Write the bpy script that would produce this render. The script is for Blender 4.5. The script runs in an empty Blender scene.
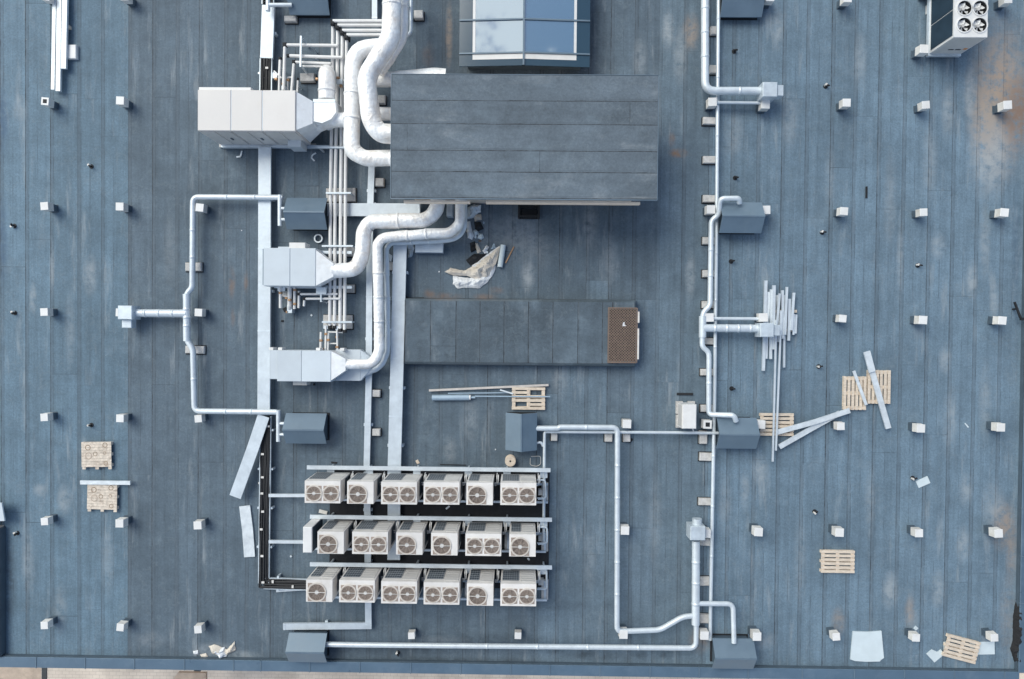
import bpy, bmesh, math, random
from mathutils import Vector, Matrix
random.seed(7)
R = math.radians
sc = bpy.context.scene
COL = sc.collection
W, HT = 1024, 679
H = 24.5                       # camera height over the roof deck
FPX = 24.0/36.0*W              # focal length in pixels
TILT, LEAN, ROLL = R(-0.85), R(0.65), R(0.55)
CM = Matrix.Rotation(TILT, 4, 'X') @ Matrix.Rotation(LEAN, 4, 'Y') @ Matrix.Rotation(ROLL, 4, 'Z')

def P(px, py, z=0.0):
    """real place on the plane at height z for a measured position"""
    d = CM @ Vector(((px-W/2)/FPX, -(py-HT/2)/FPX, -1.0))
    t = (z-H)/d.z
    return Vector((d.x*t, d.y*t, z))
def S(z=0.0): return (H-z)/FPX

# ------------------------------------------------------------------ meshes
class MB:
    def __init__(s): s.v=[]; s.f=[]; s.sm=[]
    def add(s, vs, fs, smooth=False):
        o=len(s.v); s.v += [Vector(v) for v in vs]
        for f in fs: s.f.append([i+o for i in f]); s.sm.append(smooth)
    def box(s, x0,y0,z0,x1,y1,z1, M=None, bev=0.0):
        b=min(bev,(x1-x0)*.3,(y1-y0)*.3,(z1-z0)*.3)
        if b>0:
            vs=[];
            def ring(z,i): return [(x0+i,y0+i,z),(x1-i,y0+i,z),(x1-i,y1-i,z),(x0+i,y1-i,z)]
            vs=ring(z0,0)+ring(z1-b,0)+ring(z1,b)
            fs=[[3,2,1,0]]
            for k in (0,4):
                for i in range(4):
                    j=(i+1)%4; fs.append([k+i,k+j,k+4+j,k+4+i])
            fs.append([8,9,10,11])
        else:
            vs=[(x0,y0,z0),(x1,y0,z0),(x1,y1,z0),(x0,y1,z0),(x0,y0,z1),(x1,y0,z1),(x1,y1,z1),(x0,y1,z1)]
            fs=[[3,2,1,0],[4,5,6,7],[0,1,5,4],[1,2,6,5],[2,3,7,6],[3,0,4,7]]
        if M: vs=[M@Vector(v) for v in vs]
        s.add(vs,fs); return s
    def bpx(s, x0,y0,x1,y1,z0,z1, bev=0.0, rot=0):
        """box whose TOP face covers the measured rectangle"""
        c=P((x0+x1)/2,(y0+y1)/2,z1); k=S(z1); w=(x1-x0)*k/2; h=(y1-y0)*k/2
        M=Matrix.Translation((c.x,c.y,0))@Matrix.Rotation(R(rot),4,'Z')
        s.box(-w,-h,z0,w,h,z1,M,bev); return s
    def bar(s, a, b, w, h):
        """box beam between two points, w wide, h high, points on the centre line"""
        a=Vector(a); b=Vector(b); d=b-a; L=d.length
        if L<1e-6: return s
        q=d.to_track_quat('X','Z')
        M=Matrix.Translation(a)@q.to_matrix().to_4x4()
        s.box(0,-w/2,-h/2,L,w/2,h/2,M); return s
    def prism(s, pts, z0, z1):
        n=len(pts)
        ar=sum(pts[i][0]*pts[(i+1)%n][1]-pts[(i+1)%n][0]*pts[i][1] for i in range(n))
        if ar<0: pts=list(reversed(pts))
        vs=[(p[0],p[1],z0) for p in pts]+[(p[0],p[1],z1) for p in pts]
        fs=[list(range(n-1,-1,-1)),list(range(n,2*n))]
        for i in range(n):
            j=(i+1)%n; fs.append([i,j,n+j,n+i])
        s.add(vs,fs); return s
    def tube(s, pts, r, fil=0.0, seg=14, smooth=True, caps=True, rings=0.0):
        pts=[Vector(p) for p in pts]
        path=[pts[0]]
        for i in range(1,len(pts)-1):
            a,b,c=pts[i-1],pts[i],pts[i+1]
            u=(a-b); w=(c-b); d=min(fil,u.length*.49,w.length*.49)
            if d<=1e-4: path.append(b); continue
            p0=b+u.normalized()*d; p1=b+w.normalized()*d
            for k in range(7):
                t=k/6; path.append(p0*(1-t)**2+b*2*t*(1-t)+p1*t*t)
        path.append(pts[-1])
        pp=[path[0]]
        for p in path[1:]:
            if (p-pp[-1]).length>1e-4: pp.append(p)
        path=pp
        rad=[r]*len(path)
        if rings>0:                       # raised joint bands along straight runs
            np_,nr=[path[0]],[r]
            for i in range(1,len(path)):
                a,b=path[i-1],path[i]; L=(b-a).length
                if L>rings*1.2:
                    n=int(L/rings); u=(b-a).normalized()
                    for k in range(1,n+1):
                        q=L*k/(n+1)
                        for dq,rr in ((-.10,r),(-.06,r),(-.035,r),(-.03,r*1.06),(.03,r*1.06),(.035,r),(.06,r),(.10,r)):
                            np_.append(a+u*(q+dq)); nr.append(rr)
                np_.append(b); nr.append(r)
            path,rad=np_,nr
        vs=[];fs=[]
        n=len(path)
        t0=(path[1]-path[0]).normalized()
        up=Vector((0,0,1)) if abs(t0.z)<.9 else Vector((0,1,0))
        x=t0.cross(up).normalized(); y=x.cross(t0).normalized(); tp=t0
        for i,p in enumerate(path):
            if i==0: t=t0
            elif i==n-1: t=(path[i]-path[i-1]).normalized()
            else: t=((path[i+1]-path[i]).normalized()+(path[i]-path[i-1]).normalized()).normalized()
            q=tp.rotation_difference(t); x=q@x; y=q@y; tp=t
            for k in range(seg):
                a=2*math.pi*k/seg
                vs.append(p+(x*math.cos(a)+y*math.sin(a))*rad[i])
        for i in range(n-1):
            for k in range(seg):
                l=(k+1)%seg
                fs.append([i*seg+k,i*seg+l,(i+1)*seg+l,(i+1)*seg+k])
        s.add(vs,fs,smooth)
        if caps:
            s.add(vs[:seg],[list(range(seg-1,-1,-1))]); s.add(vs[-seg:],[list(range(seg))])
        return s
    def cyl(s, c, r, z0, z1, seg=24, r1=None):
        r1=r if r1 is None else r1
        a=[2*math.pi*k/seg for k in range(seg)]
        vs=[(c[0]+r*math.cos(t),c[1]+r*math.sin(t),z0) for t in a]+[(c[0]+r1*math.cos(t),c[1]+r1*math.sin(t),z1) for t in a]
        s.add(vs,[[k,(k+1)%seg,seg+(k+1)%seg,seg+k] for k in range(seg)],True)
        s.add(vs[:seg],[list(range(seg-1,-1,-1))]); s.add(vs[seg:],[list(range(seg))]); return s
    def ring(s, c, r0, r1, z0, z1, seg=24):
        vs=[]
        for r,z in ((r0,z0),(r1,z0),(r1,z1),(r0,z1)):
            vs+=[(c[0]+r*math.cos(2*math.pi*k/seg),c[1]+r*math.sin(2*math.pi*k/seg),z) for k in range(seg)]
        fs=[]
        for q in range(4):
            for k in range(seg):
                l=(k+1)%seg; a=q*seg; b=((q+1)%4)*seg
                fs.append([a+k,a+l,b+l,b+k])
        s.add(vs,fs); return s
    def frustum_x(s, xa, ya0, ya1, za0, za1, xb, yb0, yb1, zb0, zb1):
        """square-to-square duct transition along x"""
        vs=[(xa,ya0,za0),(xa,ya1,za0),(xa,ya1,za1),(xa,ya0,za1),(xb,yb0,zb0),(xb,yb1,zb0),(xb,yb1,zb1),(xb,yb0,zb1)]
        s.add(vs,[[0,1,2,3],[7,6,5,4],[0,4,5,1],[1,5,6,2],[2,6,7,3],[3,7,4,0]]); return s
    def bbox(s):
        xs=[v.x for v in s.v]; ys=[v.y for v in s.v]; zs=[v.z for v in s.v]
        return min(xs),max(xs),min(ys),max(ys),min(zs),max(zs)
    def build(s, name, mat, origin=Vector((0,0,0)), parent=None):
        me=bpy.data.meshes.new(name)
        me.from_pydata([v-origin for v in s.v],[],s.f); me.update()
        bm=bmesh.new(); bm.from_mesh(me)
        bmesh.ops.recalc_face_normals(bm,faces=bm.faces); bm.to_mesh(me); bm.free()
        me.polygons.foreach_set('use_smooth',s.sm)
        me.materials.append(mat)
        o=bpy.data.objects.new(name,me); COL.objects.link(o)
        if parent: o.parent=parent
        else: o.location=origin
        return o

def props(o,label=None,cat=None,group=None,kind=None):
    if label: o['label']=label
    if cat: o['category']=cat
    if group: o['group']=group
    if kind: o['kind']=kind
    return o
def solid(name,label,cat,mat,mb,group=None):
    x0,x1,y0,y1,z0,z1=mb.bbox(); org=Vector(((x0+x1)/2,(y0+y1)/2,z0))
    return props(mb.build(name,mat,org),label,cat,group)
def thing(name,label,cat,parts,group=None,origin=None):
    """parts: (name, material, MB[, subparts[, label]])"""
    if origin is None:
        bb=[p[2].bbox() for p in parts]
        x0=min(b[0] for b in bb);x1=max(b[1] for b in bb);y0=min(b[2] for b in bb);y1=max(b[3] for b in bb);z0=min(b[4] for b in bb)
        origin=Vector(((x0+x1)/2,(y0+y1)/2,z0))
    o=bpy.data.objects.new(name,None); COL.objects.link(o); o.location=origin; o.empty_display_size=.2
    props(o,label,cat,group)
    for p in [r for q in parts for r in (split(q) if q[0] in SPLIT else [q])]:
        c=p[2].build(p[0],p[1],origin,o)
        if len(p)>4 and p[4]: c['label']=p[4]
        if len(p)>3 and p[3]:
            for q in p[3]: q[2].build(q[0],q[1],origin,c)
    return o
SPLIT={'foot','leg','support','fitting','mesh_panel','access_door','joint_strip','cable_tie','pump_body','elbow','stand','base_frame','base_rail','support_leg','louvre','foot_rail','edge_strip','ribbed_panel'}
def split(p):
    """one part per separate piece"""
    mb=p[2]; par=list(range(len(mb.v)))
    def find(i):
        while par[i]!=i: par[i]=par[par[i]]; i=par[i]
        return i
    for f in mb.f:
        for i in f[1:]: par[find(i)]=find(f[0])
    groups={}
    for f,sm in zip(mb.f,mb.sm): groups.setdefault(find(f[0]),[]).append((f,sm))
    out=[]
    for k,(r,fs) in enumerate(groups.items()):
        q=MB(); mp={}
        for f,sm in fs:
            for i in f:
                if i not in mp: mp[i]=len(q.v); q.v.append(mb.v[i])
            q.f.append([mp[i] for i in f]); q.sm.append(sm)
        out.append((p[0],p[1],q)+(tuple(p[3:]) if k==0 else ()))
    return out
def copy_tree(o,loc=None,parent=None):
    c=o.copy(); COL.objects.link(c)
    if parent: c.parent=parent
    for ch in list(o.children): copy_tree(ch,None,c)
    if loc is not None: c.location=loc
    return c

# --------------------------------------------------------------- materials
def mat(name,col,rough=.6,metal=0.0,var=.10,scale=3.0,bump=0.0,bscale=30.0,stain=None,stain_amt=.35,stain_scale=1.2,spec=.5,stretch=(1,1,1),orand=.06):
    m=bpy.data.materials.new(name); m.use_nodes=True; nt=m.node_tree; N=nt.nodes; L=nt.links
    b=N['Principled BSDF']; b.inputs['Roughness'].default_value=rough; b.inputs['Metallic'].default_value=metal
    b.inputs['Specular IOR Level'].default_value=spec
    g=N.new('ShaderNodeNewGeometry')
    mp=N.new('ShaderNodeVectorMath'); mp.operation='MULTIPLY'; mp.inputs[1].default_value=stretch; L.new(g.outputs['Position'],mp.inputs[0])
    n=N.new('ShaderNodeTexNoise'); n.inputs['Scale'].default_value=scale; n.inputs['Detail'].default_value=5; n.inputs['Roughness'].default_value=.62
    L.new(mp.outputs[0],n.inputs['Vector'])
    mr=N.new('ShaderNodeMapRange'); mr.inputs[1].default_value=.3; mr.inputs[2].default_value=.7
    mr.inputs[3].default_value=1-var; mr.inputs[4].default_value=1+var; L.new(n.outputs['Fac'],mr.inputs[0])
    mx=N.new('ShaderNodeMix'); mx.data_type='RGBA'; mx.blend_type='MULTIPLY'; mx.inputs['Factor'].default_value=1
    mx.inputs['A'].default_value=(*col,1)
    oi=N.new('ShaderNodeObjectInfo'); ro=N.new('ShaderNodeMapRange'); ro.inputs[3].default_value=1-orand; ro.inputs[4].default_value=1+orand*.6; L.new(oi.outputs['Random'],ro.inputs[0])
    mm=N.new('ShaderNodeMath'); mm.operation='MULTIPLY'; L.new(mr.outputs[0],mm.inputs[0]); L.new(ro.outputs[0],mm.inputs[1]); L.new(mm.outputs[0],mx.inputs['B'])
    out=mx.outputs['Result']
    if stain:
        n2=N.new('ShaderNodeTexNoise'); n2.inputs['Scale'].default_value=stain_scale; n2.inputs['Detail'].default_value=6; n2.inputs['Roughness'].default_value=.7
        L.new(mp.outputs[0],n2.inputs['Vector'])
        r2=N.new('ShaderNodeMapRange'); r2.inputs[1].default_value=.5; r2.inputs[2].default_value=.72; r2.inputs[3].default_value=0; r2.inputs[4].default_value=stain_amt
        L.new(n2.outputs['Fac'],r2.inputs[0])
        m2=N.new('ShaderNodeMix'); m2.data_type='RGBA'; L.new(r2.outputs[0],m2.inputs['Factor']); L.new(out,m2.inputs['A']); m2.inputs['B'].default_value=(*stain,1)
        out=m2.outputs['Result']
    L.new(out,b.inputs['Base Color'])
    rr=N.new('ShaderNodeMapRange'); rr.inputs[1].default_value=.3; rr.inputs[2].default_value=.7; rr.inputs[3].default_value=max(.05,rough-.1); rr.inputs[4].default_value=min(1,rough+.1)
    L.new(n.outputs['Fac'],rr.inputs[0]); L.new(rr.outputs[0],b.inputs['Roughness'])
    if bump>0:
        n3=N.new('ShaderNodeTexNoise'); n3.inputs['Scale'].default_value=bscale; n3.inputs['Detail'].default_value=3
        L.new(mp.outputs[0],n3.inputs['Vector'])
        bp=N.new('ShaderNodeBump'); bp.inputs['Strength'].default_value=bump; bp.inputs['Distance'].default_value=.07 if name=='foil_wrapped_duct' else .03
        L.new(n3.outputs['Fac'],bp.inputs['Height']); L.new(bp.outputs[0],b.inputs['Normal'])
    return m

TAN=(.42,.30,.20)
M={}
M['foil']=mat('foil_wrapped_duct',(.92,.915,.91),.42,.15,.10,6,.45,8,stain=(.58,.46,.35),stain_amt=.6,stain_scale=1.3)
M['duct_sheet']=mat('silver_transition_sheet',(.82,.83,.84),.42,.1,.07,4,.12,9,stain=(.58,.5,.42),stain_amt=.35,stain_scale=1.5)
M['galv']=mat('galvanised_steel',(.60,.66,.71),.42,.25,.10,5,.12,20,stain=(.45,.48,.5),stain_amt=.4)
M['pipe']=mat('zinc_pipe',(.66,.71,.75),.38,.25,.07,4,.1,18,stain=(.5,.52,.53),stain_amt=.3)
M['tray']=mat('tray_cover_steel',(.57,.625,.675),.45,.2,.12,2.2,.15,9,stain=(.42,.46,.5),stain_amt=.45,stain_scale=.8)
M['ahu']=mat('cream_painted_steel',(.67,.63,.60),.45,0,.04,1.5,stain=(.60,.55,.50),stain_amt=.25)
M['ahu_blue']=mat('pale_grey_painted_steel',(.56,.61,.655),.45,0,.05,1.5,stain=(.5,.52,.54),stain_amt=.2)
M['white']=mat('white_painted_steel',(.75,.735,.72),.42,0,.05,3,stain=(.55,.50,.45),stain_amt=.3,stain_scale=2)
M['offwhite']=mat('aged_white_plastic',(.72,.69,.65),.5,0,.08,5,stain=(.5,.42,.35),stain_amt=.6,stain_scale=3,orand=.14)
M['beige']=mat('beige_painted_casing',(.74,.70,.665),.45,0,.06,3,stain=(.55,.49,.43),stain_amt=.4,stain_scale=2,orand=.08)
M['lattice']=mat('grey_grille_wire',(.30,.32,.34),.5,.1,.1,8)
M['rim']=mat('tan_fan_rim',(.60,.54,.48),.5,0,.15,8)
M['side']=mat('grey_painted_panel',(.58,.56,.54),.5,0,.06,3,stain=(.42,.39,.36),stain_amt=.3)
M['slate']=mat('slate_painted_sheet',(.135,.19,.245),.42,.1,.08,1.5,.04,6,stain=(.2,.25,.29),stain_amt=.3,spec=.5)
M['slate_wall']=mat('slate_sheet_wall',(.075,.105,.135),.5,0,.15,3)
M['coping']=mat('blue_coping_sheet',(.10,.155,.215),.36,.1,.09,.9,.06,4,stain=(.2,.26,.32),stain_amt=.35)
M['black']=mat('black_rubber',(.012,.013,.016),.75,0,.35,3)
M['cable']=mat('black_cable',(.015,.015,.017),.55,0,.3,12)
M['rubber']=mat('black_mat',(.011,.012,.016),.8,0,.5,2.5,.4,40,stain=(.03,.03,.035),stain_amt=.6,stretch=(3,.6,1))
M['concrete']=mat('concrete_block',(.56,.54,.52),.85,0,.18,7,.5,35,stain=(.33,.31,.29),stain_amt=.5,stain_scale=4)
M['wood']=mat('pallet_wood',(.68,.57,.46),.8,0,.18,6,.3,30,stain=(.50,.38,.28),stain_amt=.45,stain_scale=4,stretch=(1,3,1))
M['oldwood']=mat('weathered_wood',(.70,.60,.50),.85,0,.25,8,.3,30,stain=(.25,.17,.12),stain_amt=.7,stain_scale=4.5)
M['rust']=mat('brown_stain',(.33,.24,.17),.9,0,.3,9)
M['pole']=mat('pale_wood_pole',(.55,.50,.46),.7,0,.15,6)
M['brown']=mat('brown_fan_guard',(.36,.285,.24),.55,.1,.15,10)
M['fanbl']=mat('grey_fan_blade',(.26,.22,.20),.5,0,.1,6)
M['hub']=mat('pale_fan_hub',(.55,.53,.51),.5,0,.1,6)
M['well']=mat('dark_fan_well',(.07,.06,.055),.7,0,.2,6)
M['dark_blue']=mat('dark_coil_fins',(.022,.045,.07),.5,.2,.25,2.5)
M['grille']=mat('dark_blue_grille',(.05,.07,.095),.45,.2,.2,10)
M['steel_white']=mat('white_fan_blade',(.8,.8,.8),.4,.1,.05,6)
M['styro']=mat('pale_insulation_sheet',(.60,.67,.70),.7,0,.06,2,stain=(.5,.55,.56),stain_amt=.3)
M['metalstrip']=mat('pale_metal_strip',(.66,.70,.73),.4,.15,.12,4,.3,10,stain=(.5,.54,.57),stain_amt=.4)
M['tarp']=mat('cream_tarp',(.70,.63,.54),.65,0,.10,4,.5,12,stain=(.52,.42,.33),stain_amt=.5,stain_scale=1.8)
M['sheet']=mat('white_plastic_film',(.76,.77,.78),.45,0,.1,5,.6,14)
M['fascia']=mat('cream_fascia_board',(.90,.75,.61),.7,0,.08,4)
M['wall']=mat('cream_render_wall',(.78,.64,.52),.8,0,.08,2,.2,40)
M['mesh']=mat('rusty_brown_mesh',(.20,.145,.115),.7,.15,.25,10,stain=(.30,.22,.17),stain_amt=.6,stain_scale=3)
M['blacknet']=mat('dark_membrane_roll',(.016,.016,.018),.85,0,.5,14,.8,30)
M['bluecyl']=mat('blue_grey_painted_cylinder',(.36,.46,.55),.35,.1,.08,5)
M['orange']=mat('orange_mark',(.7,.25,.06),.5,0,.05,5)
M['ink']=mat('dark_print',(.03,.03,.04),.5,0,.05,5)
M['copper']=mat('brass_fitting',(.42,.25,.14),.4,.4,.2,8)

# membrane: tone per sheet in a colour attribute (a = strength of its seam), metres in UV
SPOTS=[]   # stains with a place of their own: x,y,rx,ry,colour,amount
def spot(px,py,rx,ry,col,amt): 
    p=P(px,py); SPOTS.append((p.x,p.y,rx*S(),ry*S(),col,amt))
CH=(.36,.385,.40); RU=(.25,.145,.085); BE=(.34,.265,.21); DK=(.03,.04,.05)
spot(1000,98,32,80,BE,1.0); spot(990,150,22,50,CH,.8); spot(1018,112,20,40,(.22,.14,.10),.8); spot(985,120,16,40,BE,.6)
spot(678,153,10,5,RU,.9); spot(672,140,4,8,RU,.5); spot(691,32,9,20,BE,.7); spot(668,30,7,20,CH,.7)
spot(449,35,4,34,BE,.8); spot(428,55,8,14,RU,.25)
spot(1003,525,14,26,BE,.75); spot(993,505,12,26,CH,.4); spot(1012,552,7,30,BE,.5)
spot(430,293,7,5,RU,.45); spot(497,290,8,4,RU,.4); spot(528,275,8,16,CH,.7); spot(445,297,20,5,RU,.4); spot(485,297,14,4,RU,.45)
spot(700,640,12,14,BE,.6); spot(910,612,6,18,BE,.55); spot(838,622,8,16,BE,.5); spot(890,590,9,20,CH,.6)
spot(232,283,4,16,RU,.5); spot(246,282,3,12,RU,.45); spot(233,318,3,10,RU,.35)
spot(40,490,8,8,CH,.5); spot(64,500,8,18,CH,.5); spot(90,275,8,22,CH,.55); spot(52,268,3,28,CH,.5); spot(33,298,4,16,CH,.5)
spot(20,110,8,16,CH,.4); spot(690,275,6,26,CH,.5); spot(938,246,8,14,CH,.5); spot(972,280,6,20,CH,.6); spot(994,300,5,20,CH,.5)
spot(900,260,4,40,CH,.4); spot(945,360,7,16,CH,.5); spot(966,490,7,18,CH,.5); spot(963,545,7,20,CH,.55); spot(938,590,7,22,CH,.5)
spot(778,30,6,22,CH,.5); spot(944,20,5,30,CH,.5); spot(948,110,7,30,CH,.5); spot(970,90,6,36,CH,.6)
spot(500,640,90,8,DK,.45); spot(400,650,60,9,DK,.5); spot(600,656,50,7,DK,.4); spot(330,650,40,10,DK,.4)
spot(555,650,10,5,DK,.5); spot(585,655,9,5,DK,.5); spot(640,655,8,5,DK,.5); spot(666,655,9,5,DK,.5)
spot(490,230,40,20,CH,.30); spot(540,245,16,30,CH,.25)
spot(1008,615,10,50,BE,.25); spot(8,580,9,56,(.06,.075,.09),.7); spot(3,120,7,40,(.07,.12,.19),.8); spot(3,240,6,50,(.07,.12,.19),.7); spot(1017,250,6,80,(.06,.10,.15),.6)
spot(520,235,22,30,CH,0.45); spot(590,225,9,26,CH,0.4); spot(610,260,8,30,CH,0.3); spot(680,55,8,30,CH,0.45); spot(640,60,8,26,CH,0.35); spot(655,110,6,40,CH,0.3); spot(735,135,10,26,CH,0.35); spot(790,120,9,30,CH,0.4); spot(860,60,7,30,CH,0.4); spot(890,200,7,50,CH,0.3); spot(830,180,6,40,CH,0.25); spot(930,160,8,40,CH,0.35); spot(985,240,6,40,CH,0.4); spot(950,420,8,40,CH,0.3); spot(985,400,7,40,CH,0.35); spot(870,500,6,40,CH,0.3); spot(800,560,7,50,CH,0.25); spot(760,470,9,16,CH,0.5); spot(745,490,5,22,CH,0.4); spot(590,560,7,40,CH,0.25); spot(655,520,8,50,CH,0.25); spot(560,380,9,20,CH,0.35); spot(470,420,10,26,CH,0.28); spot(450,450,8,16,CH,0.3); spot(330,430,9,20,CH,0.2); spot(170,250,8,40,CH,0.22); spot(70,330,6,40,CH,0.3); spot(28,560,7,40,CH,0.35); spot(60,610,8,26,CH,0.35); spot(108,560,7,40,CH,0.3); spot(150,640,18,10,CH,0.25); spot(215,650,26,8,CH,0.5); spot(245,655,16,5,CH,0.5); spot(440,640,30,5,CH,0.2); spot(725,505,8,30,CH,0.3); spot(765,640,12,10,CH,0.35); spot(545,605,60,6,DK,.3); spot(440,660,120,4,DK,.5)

def membrane_material():
    m=bpy.data.materials.new('bitumen_membrane'); m.use_nodes=True; nt=m.node_tree; N=nt.nodes; L=nt.links
    b=N['Principled BSDF']; b.inputs['Roughness'].default_value=.72; b.inputs['Specular IOR Level'].default_value=.35
    at=N.new('ShaderNodeAttribute'); at.attribute_name='tone'
    uv=N.new('ShaderNodeUVMap'); uv.uv_map='metres'
    sx=N.new('ShaderNodeSeparateXYZ'); L.new(uv.outputs[0],sx.inputs[0])
    g=N.new('ShaderNodeNewGeometry')
    def vm(op,a,bv):
        n=N.new('ShaderNodeVectorMath'); n.operation=op; L.new(a,n.inputs[0]); n.inputs[1].default_value=bv; return n.outputs[0]
    def noise(v,s,d=5,r=.6):
        n=N.new('ShaderNodeTexNoise'); n.inputs['Scale'].default_value=s; n.inputs['Detail'].default_value=d; n.inputs['Roughness'].default_value=r; L.new(v,n.inputs['Vector']); return n.outputs['Fac']
    def rng(x,a,b_,c,d,smooth=False):
        n=N.new('ShaderNodeMapRange'); 
        if smooth: n.interpolation_type='SMOOTHSTEP'
        n.inputs[1].default_value=a; n.inputs[2].default_value=b_; n.inputs[3].default_value=c; n.inputs[4].default_value=d; L.new(x,n.inputs[0]); return n.outputs[0]
    def ma(op,a,bb):
        n=N.new('ShaderNodeMath'); n.operation=op
        for i,q in enumerate((a,bb)):
            if isinstance(q,(int,float)): n.inputs[i].default_value=q
            else: L.new(q,n.inputs[i])
        return n.outputs[0]
    def mix(f,a,bb,mode='MIX'):
        n=N.new('ShaderNodeMix'); n.data_type='RGBA'; n.blend_type=mode
        if isinstance(f,(int,float)): n.inputs['Factor'].default_value=f
        else: L.new(f,n.inputs['Factor'])
        for k,q in (('A',a),('B',bb)):
            if isinstance(q,tuple): n.inputs[k].default_value=(*q,1)
            else: L.new(q,n.inputs[k])
        return n.outputs['Result']
    pos=g.outputs['Position']
    c=at.outputs['Color']
    # weathering: patches, along-the-roll streaks (u across, so high frequency across), granules
    c=mix(1,c,rng(noise(pos,.35,4),.3,.7,.84,1.16),'MULTIPLY')
    c=mix(1,c,rng(noise(pos,1.7,6,.75),.3,.7,.84,1.16),'MULTIPLY')
    stv=vm('MULTIPLY',uv.outputs[0],(1,1,1))
    off=N.new('ShaderNodeCombineXYZ'); L.new(ma('MULTIPLY',at.outputs['Alpha'],61.7),off.inputs[2]); L.new(ma('MULTIPLY',at.outputs['Alpha'],37.3),off.inputs[1])
    uvo=N.new('ShaderNodeVectorMath'); uvo.operation='ADD'; L.new(uv.outputs[0],uvo.inputs[0]); L.new(off.outputs[0],uvo.inputs[1])
    wob=N.new('ShaderNodeVectorMath'); wob.operation='MULTIPLY'; L.new(uvo.outputs[0],wob.inputs[0]); wob.inputs[1].default_value=(6.5,.20,1)
    c=mix(1,c,rng(noise(wob.outputs[0],1,4,.65),.28,.72,.86,1.14),'MULTIPLY')
    c=mix(1,c,rng(noise(pos,13,5,.9),.3,.7,.74,1.26),'MULTIPLY')
    # chalky wash streaks
    w2=N.new('ShaderNodeVectorMath'); w2.operation='MULTIPLY'; L.new(uvo.outputs[0],w2.inputs[0]); w2.inputs[1].default_value=(3.0,.40,1)
    ch=rng(noise(w2.outputs[0],.9,6,.66),.54,.80,0,.55,True)
    c=mix(ch,c,CH)
    dr=rng(noise(pos,.8,6,.68),.55,.74,0,.38,True)
    c=mix(dr,c,(.19,.245,.29))
    pd=N.new('ShaderNodeMath'); pd.operation='ABSOLUTE'; L.new(ma('SUBTRACT',noise(pos,.55,5,.6),.46),pd.inputs[0])
    c=mix(rng(pd.outputs[0],0,.010,.18,0),c,(.22,.26,.28))
    fl=rng(noise(pos,9,4,.75),.70,.74,0,.8)
    c=mix(fl,c,(.42,.46,.48))
    dk=rng(noise(pos,5,5,.8),.66,.74,0,.5)
    c=mix(dk,c,(.04,.055,.07))
    # rusty specks
    sp=rng(noise(pos,2.3,6,.8),.66,.74,0,.5,True)
    c=mix(sp,c,(.17,.13,.10))
    # lap band: the welded edge of every sheet, a touch different
    lap=rng(sx.outputs[0],.10,.12,.28,0)
    c=mix(lap,c,(.09,.11,.13))
    l2=ma('MULTIPLY',rng(sx.outputs[0],.112,.118,0,1),rng(sx.outputs[0],.136,.142,1,0))
    c=mix(ma('MULTIPLY',l2,rng(noise(pos,1.3,5,.7),.42,.6,.1,.6)),c,(.035,.042,.05))
    l3=ma('MULTIPLY',rng(sx.outputs[0],.44,.45,0,1),rng(sx.outputs[0],.465,.475,1,0))
    c=mix(ma('MULTIPLY',l3,rng(noise(pos,.7,5,.7),.48,.62,0,.45)),c,(.035,.042,.05))
    # stains
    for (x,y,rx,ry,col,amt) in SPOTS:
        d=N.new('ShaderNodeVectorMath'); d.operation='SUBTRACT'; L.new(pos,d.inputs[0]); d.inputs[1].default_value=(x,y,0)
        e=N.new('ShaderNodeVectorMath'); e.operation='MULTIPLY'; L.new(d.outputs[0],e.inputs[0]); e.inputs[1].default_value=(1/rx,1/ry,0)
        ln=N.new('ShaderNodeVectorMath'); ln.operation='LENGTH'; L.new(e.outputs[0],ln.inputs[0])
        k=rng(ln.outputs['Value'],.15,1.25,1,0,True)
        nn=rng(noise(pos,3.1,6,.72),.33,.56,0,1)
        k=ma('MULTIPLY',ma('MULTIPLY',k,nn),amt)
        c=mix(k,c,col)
    # seams: bitumen bleed of uneven width
    jit=rng(noise(pos,2.0,4,.7),.35,.65,.012,.036)
    sm=ma('LESS_THAN',sx.outputs[0],jit)
    sv=ma('MULTIPLY',ma('LESS_THAN',sx.outputs[1],ma('MULTIPLY',jit,.8)),.6)
    brk=rng(noise(pos,.9,5,.75),.38,.60,.45,1.0)
    s=ma('MULTIPLY',ma('MAXIMUM',sm,sv),ma('MULTIPLY',brk,at.outputs['Alpha']))
    c=mix(s,c,(.022,.024,.028))
    L.new(c,b.inputs['Base Color'])
    bp=N.new('ShaderNodeBump'); bp.inputs['Strength'].default_value=.25; bp.inputs['Distance'].default_value=.02
    hgt=ma('ADD',noise(pos,6,4),rng(sx.outputs[0],.09,.10,.5,0)); L.new(hgt,bp.inputs['Height']); L.new(bp.outputs[0],b.inputs['Normal'])
    return m
M['membrane']=membrane_material()

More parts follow.
